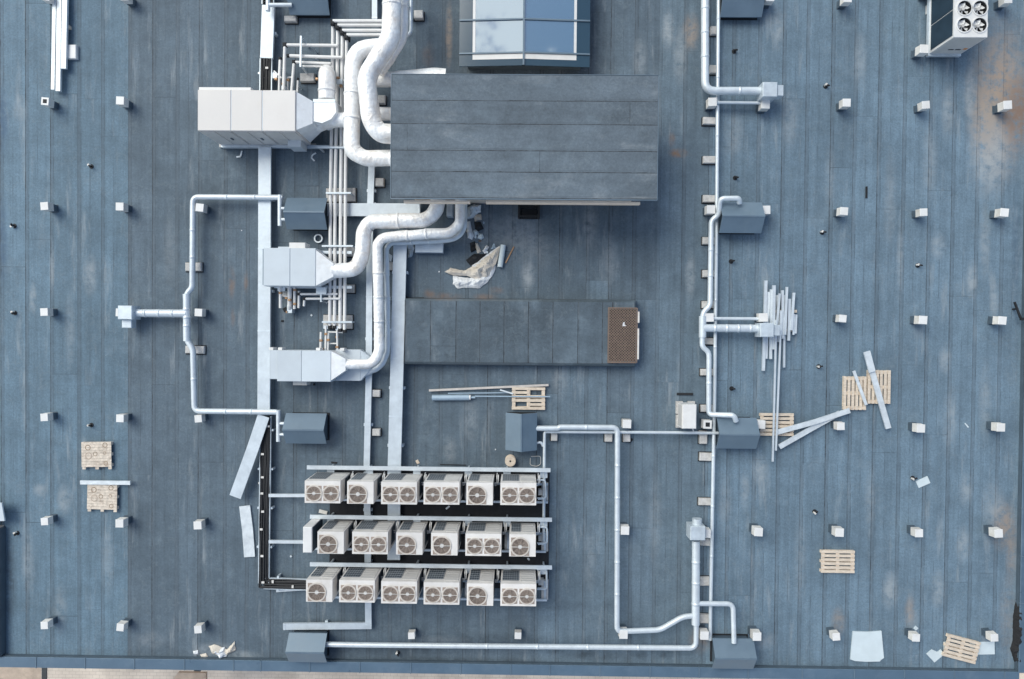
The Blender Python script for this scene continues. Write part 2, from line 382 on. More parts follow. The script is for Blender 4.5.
class Sheets:
    """welded membrane sheets as faces of one surface"""
    def __init__(s): s.v=[]; s.f=[]; s.uv=[]; s.tone=[]
    def quad(s,ps,uvs,tone):
        o=len(s.v); s.v+=[Vector(p) for p in ps]; s.f.append([o,o+1,o+2,o+3]); s.uv.append(uvs); s.tone.append(tone)
    def field(s,x0,y0,x1,y1,z,axis,cuts,tonefn,lap=(5,9),plain=False):
        cuts=sorted(cuts)
        for a,b in zip(cuts[:-1],cuts[1:]):
            lo,hi=(y0,y1) if axis=='Y' else (x0,x1)
            t=lo+random.uniform(.5,lap[1]); es=[lo]
            while t<hi-.6: es.append(t); t+=random.uniform(*lap)
            es.append(hi); seam=random.choice((random.uniform(.3,.6),random.uniform(.7,1.0)))
            base=random.uniform(.95,1.05); seam=random.uniform(.88,1.0) if plain else seam
            for e0,e1 in zip(es[:-1],es[1:]):
                tn=tonefn((a+b)/2,(e0+e1)/2); k=base*random.uniform(.95,1.05)
                tone=(tn[0]*k,tn[1]*k,tn[2]*k,seam); w=b-a; l=e1-e0
                if plain:      # sheets without a printed selvedge: narrow weld strip, then even felt
                    for f0,f1,u0,u1 in ((0,.09,0,.09),(.09,w,.2,.43)):
                        if axis=='Y': s.quad([(a+f0,e0,z),(a+f1,e0,z),(a+f1,e1,z),(a+f0,e1,z)],[(u0,0),(u1,0),(u1,l),(u0,l)],tone)
                        else: s.quad([(e0,a+f0,z),(e1,a+f0,z),(e1,a+f1,z),(e0,a+f1,z)],[(u0,0),(u0,l),(u1,l),(u1,0)],tone)
                elif axis=='Y': s.quad([(a,e0,z),(b,e0,z),(b,e1,z),(a,e1,z)],[(0,0),(w,0),(w,l),(0,l)],tone)
                else: s.quad([(e0,a,z),(e1,a,z),(e1,b,z),(e0,b,z)],[(0,0),(0,l),(w,l),(w,0)],tone)
    def build(s,name,origin=Vector((0,0,0)),parent=None):
        me=bpy.data.meshes.new(name); me.from_pydata([v-origin for v in s.v],[],s.f)
        me.uv_layers.new(name='metres'); me.color_attributes.new('tone','FLOAT_COLOR','CORNER')
        uv=me.uv_layers['metres']; at=me.color_attributes['tone']
        i=0
        for u,t in zip(s.uv,s.tone):
            for k in range(4):
                uv.data[i].uv=u[k]; at.data[i].color=t; i+=1
        me.materials.append(M['membrane'])
        o=bpy.data.objects.new(name,me); COL.objects.link(o)
        if parent: o.parent=parent
        else: o.location=origin
        return o

# ------------------------------------------------------------- the setting
STREET=-6.5
xw=P(1,600).x; xe=P(1020.2,560,.16).x+.03; ys=P(512,663.5,0).y; yn=P(512,-160).y; ysplit=P(0,525).y
xm1=P(128,330).x; xm2=P(652,330).x; xm3=P(716,330).x; xwest=xw-7.0
BL=(.122,.186,.240); GR=(.096,.130,.162); MID=(.118,.163,.204)
def roof_tone(x,y):
    if x<xm1: return BL
    if x<xm2: return GR if not (x>P(545,330).x and y<P(500,380).y) else MID
    if x<xm3: return (.118,.163,.202)
    return (.130,.188,.240)
cuts=[]
for a,b in ((xw,xm1),(xm1,xe)):
    n=max(1,round((b-a)/.87)); 
    cuts+= [a+(b-a)*k/n+(random.uniform(-.06,.06) if 0<k<n else 0) for k in range(n)]
cuts.append(xe)
sh=Sheets(); sh.field(xw,ys,xe,yn,0,'Y',cuts,roof_tone,(8,11))
wc=[xwest+(xw-xwest)*k/8 for k in range(9)]
sh.field(xwest,ysplit,xw,yn,0,'Y',wc,roof_tone)
deck=sh.build('roof_deck'); props(deck,'flat roof of blue grey welded membrane sheets under all the equipment','roof',kind='structure')

# street pavement far below, one sheet to the horizon
m=bpy.data.materials.new('street_paving'); m.use_nodes=True; nt=m.node_tree; N=nt.nodes; L=nt.links
b=N['Principled BSDF']; b.inputs['Roughness'].default_value=.85
g=N.new('ShaderNodeNewGeometry'); bt=N.new('ShaderNodeTexBrick'); bt.inputs['Scale'].default_value=1.6; bt.inputs['Mortar Size'].default_value=.012
bt.inputs['Color1'].default_value=(.72,.63,.54,1); bt.inputs['Color2'].default_value=(.66,.57,.49,1); bt.inputs['Mortar'].default_value=(.50,.43,.37,1); L.new(g.outputs['Position'],bt.inputs['Vector'])
n=N.new('ShaderNodeTexNoise'); n.inputs['Scale'].default_value=.8; n.inputs['Detail'].default_value=8; L.new(g.outputs['Position'],n.inputs['Vector'])
mr=N.new('ShaderNodeMapRange'); mr.inputs[1].default_value=.3; mr.inputs[2].default_value=.7; mr.inputs[3].default_value=.8; mr.inputs[4].default_value=1.15; L.new(n.outputs['Fac'],mr.inputs[0])
mx=N.new('ShaderNodeMix'); mx.data_type='RGBA'; mx.blend_type='MULTIPLY'; mx.inputs['Factor'].default_value=1; L.new(bt.outputs['Color'],mx.inputs['A']); L.new(mr.outputs[0],mx.inputs['B']); L.new(mx.outputs['Result'],b.inputs['Base Color'])
mb=MB(); mb.add([(-600,-600,STREET),(600,-600,STREET),(600,600,STREET),(-600,600,STREET)],[[0,1,2,3]]); props(mb.build('pavement',m),kind='structure')
M['dirt']=mat('brown_worn_paving',(.50,.40,.32),.9,0,.2,2.5,.3,20,stain=(.26,.2,.16),stain_amt=.6)
a=P(-60,660,STREET); c=P(41,760,STREET); mb=MB(); mb.add([(a.x,c.y,STREET+.004),(c.x,c.y,STREET+.004),(c.x,a.y+6,STREET+.004),(a.x,a.y+6,STREET+.004)],[[0,1,2,3]])
props(mb.build('path',M['dirt']),kind='structure')
M['asph']=mat('dark_drain_channel',(.05,.055,.06),.8,0,.2,4)
a=P(42,660,STREET); c=P(47,760,STREET); mb=MB(); mb.box(a.x,c.y,STREET,c.x,a.y+6,STREET+.03); solid('drain_channel','dark narrow drain channel crossing the paving below the roof edge','drain',M['asph'],mb)
mb=MB(); zt=STREET+3; q=[P(171,682,zt),P(178,672.5,zt),P(206,673,zt),P(206,690,zt),P(165,690,zt)]; mb.prism([(v.x,v.y) for v in q],zt-.12,zt)
post=MB(); pc=P(185,684,zt); post.box(pc.x-.08,pc.y-.08,STREET,pc.x+.08,pc.y+.08,zt-.12)
thing('entrance_canopy','brown slanted canopy over the paving below the roof edge','canopy',[('canopy_roof',M['dirt'],mb),('post',M['slate_wall'],post)])

# parapets with sheet metal copings
ZP=.16
def coping_panels(x0,x1,y0,y1,z,axis,joints):
    mb=MB(); g=.006
    js=sorted(joints)
    for a,b in zip(js[:-1],js[1:]):
        if axis=='X': mb.box(a+g,y0,z,b-g,y1,z+.045,bev=.012)
        else: mb.box(x0,a+g,z,x1,b-g,z+.045,bev=.012)
    st=MB()
    for j in js[1:-1]:
        if axis=='X': st.box(j-.014,y0-.004,z-.02,j+.014,y1+.004,z+.062)
        else: st.box(x0-.004,j-.014,z-.02,x1+.004,j+.014,z+.062)
    return mb,st
yin=P(512,663.9,ZP).y; yout=P(512,674.5,ZP).y
jx=[P(p,664,ZP).x for p in (-60,-12,37,86,135,185,234,261,310,360,411,461,511,550,600,650,699,748,802,854,904,954,1004,1019)]
cp,st=coping_panels(0,0,yout,yin,ZP,'X',jx)
jx0,jx1=jx[0],jx[-1]
wl=MB().box(jx0,yout+.05,STREET,jx1,yin-.05,ZP)
up=MB().add([(0,0,0)],[]) if False else MB()
up.box(xw+.01,yin-.05,0.0,xe-.01,yin+.02,ZP-.03)
thing('parapet_wall','low south parapet wall capped with blue sheet metal above the street','parapet',[('wall',M['wall'],wl),('coping',M['coping'],cp,[('standing_seam',M['slate'],st)]),('upstand',M['slate_wall'],up)])
xin=P(1020.2,560,ZP).x; jy=[P(1020,p,ZP).y for p in (672.6,603,556,508,460,412,364,316,268,220,172,124,76,28,-20,-68,-116,-160)]
cp,st=coping_panels(xin,xin+.46,0,0,ZP,'Y',sorted(jy))
wl=MB().box(xin+.05,yout+.05,STREET,xin+.41,yn,ZP)
up=MB().box(xin-.02,yin+.03,0,xin+.05,yn,ZP-.03)
thing('parapet_wall','low east parapet wall with blue sheet metal cap along the right edge','parapet',[('wall',M['wall'],wl),('coping',M['coping'],cp,[('standing_seam',M['slate'],st)]),('upstand',M['slate_wall'],up)])
xi=P(-1.0,590,.30).x
jy=[P(0,p,.30).y for p in (657,612,567,527)]
cp,st=coping_panels(xi-.45,xi,0,0,.30,'Y',sorted(jy))
wl=MB().box(xi-.40,yin+.06,STREET,xi-.05,ysplit,.30)
up=MB().box(xi-.05,yin+.06,0,xi+.03,ysplit-.05,.27)
thing('parapet_wall','short west parapet wall at the lower left edge of the roof','parapet',[('wall',M['wall'],wl),('coping',M['coping'],cp,[('standing_seam',M['slate'],st)]),('upstand',M['slate_wall'],up)])
# facade under the stepped north part of the roof
mb=MB().box(xwest,ysplit,STREET,xi-.40,ysplit+.35,-.02)
solid('building_wall','rendered building wall below the stepped western roof edge','wall',M['wall'],mb)

# ---------------------------------------------------------- roof bulkhead
ZB=2.75
a=P(392,75,ZB); c=P(656.5,203.5,ZB); bx0,bx1,by1,by0=a.x,c.x,a.y-.0,P(525,198.6,ZB).y
by1=P(525,75.2,ZB).y
o=bpy.data.objects.new('stair_house',None); COL.objects.link(o); org=Vector(((bx0+bx1)/2,(by0+by1)/2,0)); o.location=org
props(o,'large oblong rooftop stair house with flat grey membrane roof and cream walls','rooftop building')
wl=MB().box(bx0+.42,by0+.34,0,bx1-.46,by1-.3,ZB-.2); wl.build('wall',M['wall'],org,o)
slab=MB().box(bx0,by0,ZB-.2,bx1,by1,ZB-.012); slab.build('roof_slab',M['slate_wall'],org,o)
sh=Sheets(); ycuts=[P(525,p,ZB).y for p in (198.6,172.6,151.3,124.7,101.3,75.2)]
sh.field(bx0-.01,by0-.01,bx1+.01,by1+.01,ZB,'X',ycuts,lambda x,y:(.112,.140,.168),(8,14),True); mem=sh.build('roof_membrane',org,o)
tr=MB()
tr.box(bx0-.025,by0-.03,ZB-.09,bx1+.025,by0-.004,ZB+.006); tr.box(bx0-.03,by0-.004,ZB-.09,bx0-.012,by1+.02,ZB+.006); tr.box(bx1+.012,by0-.004,ZB-.09,bx1+.03,by1+.02,ZB+.006); tr.box(bx0-.012,by1+.012,ZB-.09,bx1+.012,by1+.03,ZB+.006)
fa=MB()
for a_,b_ in ((404,470),(486,640)): fa.box(P(a_,203,2.5).x,by0-.115,ZB-.42,P(b_,203,2.5).x,by0-.034,ZB-.22)  # set out past the eave to look lit; the gap stands in for shadow
for q in split(('fascia_board',M['fascia'],fa)): q[2].build(q[0],q[1],org,o)
tr.build('edge_trim',M['slate'],org,o)

# low membrane covered plinth
ZL=.5
o=bpy.data.objects.new('low_plinth',None); COL.objects.link(o)
lx0,lx1=P(404.5,333,ZL).x,P(636,333,ZL).x; ly0,ly1=P(520,365,ZL).y,P(520,299.5,ZL).y
org=Vector(((lx0+lx1)/2,(ly0+ly1)/2,0)); o.location=org
props(o,'long low plinth wrapped in grey membrane below the stair house','plinth')
sh=Sheets(); cut=[P(p,333,ZL).x for p in (404.5,430,455.5,479.5,503.5,528,552.5,577.5,602,612,636)]; cut[0]=lx0; cut[-1]=lx1; e=.07
tn=lambda x,y:(.086,.114,.140)
sh.field(lx0,ly0+e,lx1-e,ly1-e,ZL,'Y',sorted(cut[:-1]+[lx1-e]),tn,(4,7),True)
t=(.075,.10,.12,.2); u=[(.5,.5),(.6,.5),(.6,.6),(.5,.6)]; q=.05
sh.quad([(lx0,ly0,ZL-.06),(lx1,ly0,ZL-.06),(lx1-e,ly0+e,ZL),(lx0,ly0+e,ZL)],u,t)
sh.quad([(lx0,ly1-e,ZL),(lx1-e,ly1-e,ZL),(lx1,ly1,ZL-.06),(lx0,ly1,ZL-.06)],u,t)
sh.quad([(lx1,ly0,ZL-.06),(lx1,ly1,ZL-.06),(lx1-e,ly1-e,ZL),(lx1-e,ly0+e,ZL)],u,t)
sh.quad([(lx0,ly0-q,0),(lx1+q,ly0-q,0),(lx1,ly0,ZL-.06),(lx0,ly0,ZL-.06)],u,t)
sh.quad([(lx1+q,ly1+q,0),(lx0,ly1+q,0),(lx0,ly1,ZL-.06),(lx1,ly1,ZL-.06)],u,t)
sh.quad([(lx1+q,ly0-q,0),(lx1+q,ly1+q,0),(lx1,ly1,ZL-.06),(lx1,ly0,ZL-.06)],u,t)
sh.quad([(lx0,ly1,0),(lx0,ly0,0),(lx0,ly0,ZL-.06),(lx0,ly1,ZL-.06)],u,t)
sh.quad([(lx0,ly0+e,ZL),(lx0,ly1-e,ZL),(lx0,ly1,ZL-.06),(lx0,ly0,ZL-.06)],u,t)
sh.build('membrane_cover',org,o)
# mesh grating on the plinth
zg=ZL+.10
gx0,gx1,gy1,gy0=P(608.5,335,zg).x,P(637.5,335,zg).x,P(623,308,zg).y,P(623,362.5,zg).y
gr=MB(); fr=MB(); n=30
span=(gx1-gx0)+(gy1-gy0); step=.068
k=-(gy1-gy0)
def clipseg(p,d):
    t0,t1=-1e9,1e9
    for lo,hi,pp,dd in ((gx0,gx1,p[0],d[0]),(gy0,gy1,p[1],d[1])):
        a_,b_=(lo-pp)/dd,(hi-pp)/dd
        if a_>b_: a_,b_=b_,a_
        t0=max(t0,a_); t1=min(t1,b_)
    return (t0,t1) if t1>t0 else None
while k<(gx1-gx0)+(gy1-gy0):
    for d,zz in (((1,1),0),((1,-1),.004)):
        p=(gx0+k,gy0) if d[1]>0 else (gx0+k,gy1)
        c=clipseg(p,d)
        if c: gr.bar((p[0]+d[0]*c[0],p[1]+d[1]*c[0],zg-.02+zz),(p[0]+d[0]*c[1],p[1]+d[1]*c[1],zg-.02+zz),.026,.012)
    k+=step*1.41
fr.box(gx0-.02,gy0-.02,ZL+.02,gx0+.02,gy1+.02,zg); fr.box(gx1-.03,gy0,ZL+.02,gx1+.0,gy1,zg)
fr.box(gx0+.02,gy0-.02,ZL+.02,gx1-.03,gy0+.02,zg); fr.box(gx0+.02,gy1-.02,ZL+.02,gx1-.03,gy1+.02,zg)
ed=MB(); ym=gy1-(gy1-gy0)*.32
ed.box(gx1+.003,ym+.1,ZL+.01,gx1+.06,gy1-.12,zg+.01); ed.box(gx1-.0,gy0+.12,ZL+.01,gx1+.055,ym-.1,zg+.01)
pan=MB().box(gx0+.05,gy0+.05,ZL+.004,gx1-.05,gy1-.05,ZL+.03)
thing('mesh_grating','rusty brown mesh grating lying on the right end of the low plinth','grating',[('mesh',M['mesh'],gr),('frame',M['mesh'],fr),('edge_strip',M['offwhite'],ed),('backing',M['black'],pan)])
c=P(624,324.5,zg+.03); mb=MB().prism([(c.x-.05,c.y-.06),(c.x+.09,c.y-.05),(c.x+.02,c.y+.0),(c.x+.03,c.y+.09),(c.x-.03,c.y+.07)],zg-.006,zg+.02)
solid('paper_scrap','small white scrap lying on the brown mesh grating','scrap',M['sheet'],mb)

# -------------------------------------------------------------- skylights
m=bpy.data.materials.new('sky_reflecting_glass'); m.use_nodes=True; b=m.node_tree.nodes['Principled BSDF']
b.inputs['Base Color'].default_value=(.09,.19,.28,1); b.inputs['Roughness'].default_value=.03; b.inputs['Metallic'].default_value=0; b.inputs['IOR'].default_value=2.5; b.inputs['Specular IOR Level'].default_value=1.0
M['glass']=m
m=bpy.data.materials.new('dark_blue_glass_edge'); m.use_nodes=True; b=m.node_tree.nodes['Principled BSDF']
b.inputs['Base Color'].default_value=(.035,.07,.105,1); b.inputs['Roughness'].default_value=.12; b.inputs['IOR'].default_value=1.45
M['glass_edge']=m
def skylight():
    ze,zr=.85,1.0     # eaves and ridge
    x0,x1=P(459.5,30,ze).x,P(590,30,ze).x; xm=(x0+x1)/2-.03; y0=P(525,66.8,ze).y; y1=P(525,-75,ze).y
    def zz(x): return ze+(zr-ze)*(1-abs(x-xm)/((x1-x0)/2))
    def slopebox(mb,xa,xb,ya,yb,lift,th):
        vs=[]
        for l in (lift-th,lift):
            vs+=[(xa,ya,zz(xa)+l),(xb,ya,zz(xb)+l),(xb,yb,zz(xb)+l),(xa,yb,zz(xa)+l)]
        mb.add(vs,[[3,2,1,0],[4,5,6,7],[0,1,5,4],[1,2,6,5],[2,3,7,6],[3,0,4,7]])
    k=S(ze); curb=MB().box(x0+.25,y0+.22,0,x1-.25,y1-.2,ze-.12)
    bord=MB(); bw=.46; by=.42
    slopebox(bord,x0,x0+bw,y0,y1,0,.06); slopebox(bord,x1-bw,x1,y0,y1,0,.06)
    slopebox(bord,x0+bw,xm,y0,y0+.22,0,.06); slopebox(bord,xm,x1-bw,y0,y0+.22,0,.06)
    wh=MB(); s=.09
    slopebox(wh,x0+bw,x0+bw+s,y0+.22,y1,.004,.06); slopebox(wh,x1-bw-s,x1-bw,y0+.22,y1,.004,.06)
    slopebox(wh,x0+bw+s,xm,y0+.22,y0+.40,.004,.06); slopebox(wh,xm,x1-bw-s,y0+.22,y0+.40,.004,.06)
    gl=[]
    ybs=[y0+.40,P(525,21,ze).y,P(525,-12,ze).y,P(525,-45,ze).y,y1]
    for a_,b_ in zip(ybs[:-1],ybs[1:]):
        for xa,xb in ((x0+bw+s,xm),(xm,x1-bw-s)):
            q=MB(); slopebox(q,xa+.002,xb-.002,a_+.002,b_-.002,-.006,.03); gl.append(('pane',M['glass'],q))
    bars=MB()
    for yb in [P(525,54.3,ze).y]+ybs[1:-1]:
        slopebox(bars,x0,xm-.03,yb-.025,yb+.025,.045,.05); slopebox(bars,xm+.03,x1,yb-.025,yb+.025,.045,.05)
    rid=MB().box(xm-.03,y0,zr-.06,xm+.03,y1,zr+.05)
    thing('skylight','large pitched glass skylight reflecting clouds behind the stair house','skylight',[('curb',M['slate_wall'],curb),('border',M['glass_edge'],bord),('inner_frame',M['white'],wh),('glazing_bar',M['slate'],bars),('ridge_bar',M['slate'],rid)]+gl)
skylight()
zz=.5; gl=MB(); q=[P(-40,522,zz),P(4.5,521,zz),P(1.5,503,zz),P(-40,500,zz)]; gl.prism([(v.x,v.y) for v in q],.44,zz)
cu=MB(); q=[P(-40,521,0),P(4,521,0),P(1.5,504,0),P(-40,501,0)]; cu.prism([(v.x,v.y) for v in q],0,.435)
thing('skylight','pale skylight corner showing at the left edge of the roof','skylight',[('pane',M['ahu_blue'],gl),('curb',M['slate_wall'],cu)])

# --------------------------------------------------------- air conditioners
def hole_plate(mb,x0,x1,y0,y1,c,r,z,cutc=0.0,seg=32):
    """flat plate with a round hole"""
    inner=[];outer=[]
    for k in range(seg):
        a=2*math.pi*(k+.5)/seg; dx,dy=math.cos(a),math.sin(a)
        inner.append((c[0]+r*dx,c[1]+r*dy,z))
        t=min(((x1 if dx>0 else x0)-c[0])/dx if abs(dx)>1e-6 else 1e9,((y1 if dy>0 else y0)-c[1])/dy if abs(dy)>1e-6 else 1e9)
        outer.append([c[0]+t*dx,c[1]+t*dy,z])
    for X in (x0,x1):
        for Y in (y0,y1):
            k=min(range(seg),key=lambda i:(outer[i][0]-X)**2+(outer[i][1]-Y)**2); outer[k]=[X,Y,z]
    mb.add(inner+outer,[[k,(k+1)%seg,seg+(k+1)%seg,seg+k] for k in range(seg)])
def fan_parts(c,r,z,blades=5,bm=None,depth=.22,guard=True,gm=None):
    well=MB(); seg=32; cs=[(c[0]+r*math.cos(2*math.pi*(k+.5)/seg),c[1]+r*math.sin(2*math.pi*(k+.5)/seg)) for k in range(seg)]
    well.add([(x,y,z-.001) for x,y in cs]+[(x,y,z-depth) for x,y in cs],[[k,(k+1)%seg,seg+(k+1)%seg,seg+k] for k in range(seg)]+[list(range(seg,2*seg))],False)
    bl=MB()
    for k in range(blades):
        a=2*math.pi*k/blades+.3
        vs=[]
        for rr,w0,w1 in ((.20*r,-.35,.45),(.60*r,-.30,.55),(.96*r,-.12,.62)):
            for w,dz in ((w0,.02),(w1,-.06)):
                for th in (0,-.012):
                    vs.append((c[0]+rr*math.cos(a+w),c[1]+rr*math.sin(a+w),z-.09+dz+th))
        fs=[]
        for q in (0,4):
            fs+=[[q,q+4,q+6,q+2],[q+1,q+3,q+7,q+5],[q,q+1,q+5,q+4],[q+2,q+6,q+7,q+3]]
        fs+=[[0,2,3,1],[8,9,11,10]]
        bl.add(vs,fs)
    hb=MB().cyl(c,.22*r,z-.14,z-.055,20)
    fan=('fan',bm or M['fanbl'],bl,[('hub',M['hub'],hb)])
    out=[('fan_well',M['well'],well),fan]
    if guard:
        gd=MB()
        for q in (.30,.42,.54,.66,.78,.90):
            gd.ring(c,q*r-.007,q*r+.007,z+.012,z+.022,28)
        gd.ring(c,r-.035,r-.015,z+.002,z+.024,32)
        for k in range(10):
            a=math.pi*2*k/10+.15; gd.bar((c[0]+.2*r*math.cos(a),c[1]+.2*r*math.sin(a),z+.008),(c[0]+r*math.cos(a),c[1]+r*math.sin(a),z+.008),.010,.010)
        gd.cyl(c,.17*r,z+.006,z+.02,16)
        rm=MB().ring(c,r-.012,r+.028,z+.010,z+.026,36)
        hb2=MB().cyl(c,.23*r,z+.0225,z+.027,18)
        out.append(('fan_guard',gm or M['brown'],gd,[('guard_bar',M['offwhite'],MB().bar((c[0]-r,c[1],z+.033),(c[0]+r,c[1],z+.033),.016,.010)),('guard_rim',M['rim'],rm),('guard_hub',M['hub'],hb2)]))
    return out
ZU0,ZU1=.34,1.70
ku=S(ZU1)
def condenser(twin):
    w=(36.0 if twin else 26.6)*ku/2; d=22.4*ku/2; z0,z1=ZU0,ZU1
    cas=MB(); cas.add([(-w,-d,z0),(w,-d,z0),(w,d,z0),(-w,d,z0),(-w,-d,z1),(w,-d,z1),(w,d,z1),(-w,d,z1)],[[0,1,5,4],[1,2,6,5],[2,3,7,6],[3,0,4,7],[3,2,1,0]])
    rim=MB(); parts=[]
    fy0,fy1=-d+.03,d-.12
    if twin:
        r=w*.475-.035; cs=[(-w*.5+.012,(fy0+fy1)/2),(w*.5-.012,(fy0+fy1)/2)]
        r=min(r,(fy1-fy0)/2-.015)
        top=MB(); hole_plate(top,-w,0,-d,d,cs[0],r,z1); hole_plate(top,0,w,-d,d,cs[1],r,z1)
    else:
        r=(fy1-fy0)/2-.005; cs=[(-w+r+.07,(fy0+fy1)/2)]; top=MB(); hole_plate(top,-w,w,-d,d,cs[0],r,z1)
    cas.v and cas.add(top.v,top.f)
    for c in cs: parts+=fan_parts(c,r,z1)
    mp=MB()     # pressed mesh panel round the fans
    if twin:
        for c in cs:
            for sx_ in (-1,1):
                for sy in (-1,1):
                    e=r*1.02; mp.prism([(c[0]+sx_*e,c[1]+sy*e),(c[0]+sx_*e*.52,c[1]+sy*e),(c[0]+sx_*e,c[1]+sy*e*.52)],z1+.001,z1+.008)
    else:
        c=cs[0]; e=r*1.04
        for sx_,sy in ((-1,1),(1,-1),(-1,-1)):
            mp.prism([(c[0]+sx_*e,c[1]+sy*e),(c[0]+sx_*e*.45,c[1]+sy*e),(c[0]+sx_*e*.78,c[1]+sy*e*.78),(c[0]+sx_*e,c[1]+sy*e*.45)],z1+.001,z1+.008)
    parts.append(('mesh_panel',M['brown'],mp))
    # coil grille on the north side (dark, with a lattice) and the ribbed panel beside it
    gx0,gx1=-w+.06,-w+.06+(.46 if twin else .36)*2*w
    gri=MB().box(gx0,d+.001,z0+.12,gx1,d+.012,z1-.30)
    lat=MB(); n=7 if twin else 4
    for k in range(n+1):
        x=gx0+(gx1-gx0)*k/n; lat.box(x-.005,d+.013,z0+.12,x+.005,d+.022,z1-.30)
    for k in range(6):
        z=z0+.12+(z1-.42-z0)*k/5; lat.box(gx0,d+.023,z-.005,gx1,d+.030,z+.005)
    parts.append(('coil_grille',M['grille'],gri,[('lattice',M['lattice'],lat)]))
    pn=MB()
    for k in range(5): pn.box(gx1+.06,d+.001,z0+.2+k*.2,w-.06,d+.014,z0+.36+k*.2)
    parts.append(('ribbed_panel',M['side'],pn))
    for s_ in (-1,1):
        dk=MB().box(s_*w-.006 if s_<0 else w+.001,-d+.12,z0+.1,s_*w-.001 if s_<0 else w+.012,d-.05,z0+.75) if s_>0 else MB().box(-w-.012,-d+.12,z0+.1,-w-.001,d-.05,z0+.75)
        parts.append(('side_coil',M['dark_blue'],dk))
    ft=MB()
    for s_ in (-1,1): ft.box(-w+.08,s_*(d-.12)-.04,z0-.06,w-.08,s_*(d-.12)+.04,z0-.001)
    parts.append(('foot_rail',M['galv'],ft))
    pp=MB().tube([(w-.02,.05,z0+.3),(w+.10,.05,z0+.3),(w+.10,.32,z0+.3),(w+.10,.42,z0+.02)],.022,.06,8)
    pp.tube([(w-.02,.14,z0+.38),(w+.15,.14,z0+.38),(w+.15,.40,z0+.2)],.018,.06,8)
    parts.append(('refrigerant_pipe',M['white'],pp))
    return [('casing',M['beige'],cas)]+parts
rows=[(['t','s','t','t','s','t'],[(322.5,492),(360.3,492.7),(399,493.2),(441.5,493.4),(479.6,493.8),(518.3,494)],'top'),
      (['s','t','s','s','t','s'],[(330.6,542.7),(370,543),(409.3,543.6),(444.3,544.2),(483.3,544.8),(522.5,545.4)],'middle'),
      (['s','t','t','t','s','t'],[(319.2,590.8),(356.9,591.4),(399,592.5),(441.5,593.5),(480,594.6),(518.3,595)],'bottom')]
ORD=['first','second','third','fourth','fifth','sixth','seventh','eighth']
protos={}
for kinds,pos,rn in rows:
    for i,(k,(x,y)) in enumerate(zip(kinds,pos)):
        p=P(x,y,ZU1); loc=Vector((p.x,p.y,ZU0))
        nm='twin fan' if k=='t' else 'single fan'
        lab=f'white {nm} condenser unit, {ORD[i]} from the left in the {rn} row'
        if k not in protos:
            o=thing('condenser_unit',lab,'air conditioner',[ (q[0],q[1],q[2],*q[3:]) for q in condenser(k=='t')],'rows of rooftop condenser units',Vector((0,0,ZU0)))
            protos[k]=o; o.location=loc
        else:
            o=copy_tree(protos[k],loc); o['label']=lab
# slim cabinet at the left end of the middle row
z1=1.6; mb=MB().bpx(302.8,527,312,553,.34,z1,.02)
x0,x1,y0,y1,_,_=mb.bbox()
dr=MB().box(x1+.001,y0+.03,.4,x1+.012,y1-.03,z1-.06); ft=MB().box(x0+.04,y0+.1,.28,x1-.04,y1-.1,.339)
thing('slim_cabinet','narrow blank white cabinet left of the middle row of condensers','cabinet',[('casing',M['white'],mb),('side_grille',M['dark_blue'],dr),('foot_rail',M['galv'],ft)])
# black mat and steel racks
a=P(330,470,.012); c=P(548.5,589,.012); mb=MB().box(a.x,c.y,.004,c.x,a.y,.014)
a2=P(548.5,470); 
solid('rubber_mat','black rubber matting under the condenser racks','mat',M['rubber'],mb)
for (yb,yc,x0,x1,rn) in ((467.3,493,309,548,'top'),(516.7,544,312,546,'middle'),(564.2,593,309,547,'bottom')):
    z=.27; parts=[]
    for dy in (-9,9):
        a=P(x0,yc*.985+dy+ (5 if rn=='top' else 4),z); b2=P(x1,yc*.985+dy+(5 if rn=='top' else 4),z); b2.y=a.y
        parts.append(('rail',M['galv'],MB().bar((a.x,a.y,z-.04),(b2.x,b2.y,z-.04),.07,.08)))
    ya=parts[0][2].bbox()[3]; yb_=parts[1][2].bbox()[2]
    for px in (328,369,415,468,508,545):
        q=P(px,yc,z); parts.append(('cross_member',M['galv'],MB().box(q.x-.035,yb_+.002,.14,q.x+.035,ya-.002,.185)))
        parts.append(('foot',M['concrete'],MB().box(q.x-.12,(ya+yb_)/2-.35,.014,q.x+.12,(ya+yb_)/2+.35,.139)))
    thing('equipment_rack',f'galvanised steel rack carrying the {rn} row of condensers','rack',parts,'condenser racks')
    zt=.62; parts=[]
    a=P(307 if rn=='top' else 310,yb,zt); b2=P(550.5 if rn=='top' else 552,yb,zt)
    b2.y=a.y
    tm=MB(); tm.bar((a.x,a.y,zt-.03),(b2.x,b2.y,zt-.03),.13,.012)
    for s_ in (-1,1): tm.bar((a.x,a.y+s_*.062,zt-.012),(b2.x,b2.y+s_*.062,zt-.012),.012,.05)
    parts.append(('tray',M['galv'],tm))
    cov=MB().bar((a.x,a.y,zt+.016),(b2.x,b2.y,zt+.016),.138,.006); parts.append(('cover',M['pipe'],cov))
    for px in (329,368,416,468,507,544):
        q=P(px,yb,zt); br=MB().box(q.x-.13,a.y-.32,.40,q.x+.13,a.y-.07,.42); br.box(q.x-.03,a.y-.055,.0,q.x+.03,a.y-.0,zt-.04)
        parts.append(('bracket',M['galv'],br))
    thing('cable_tray',f'straight galvanised tray behind the {rn} row of condensers','cable tray',parts,'trays behind the condensers')
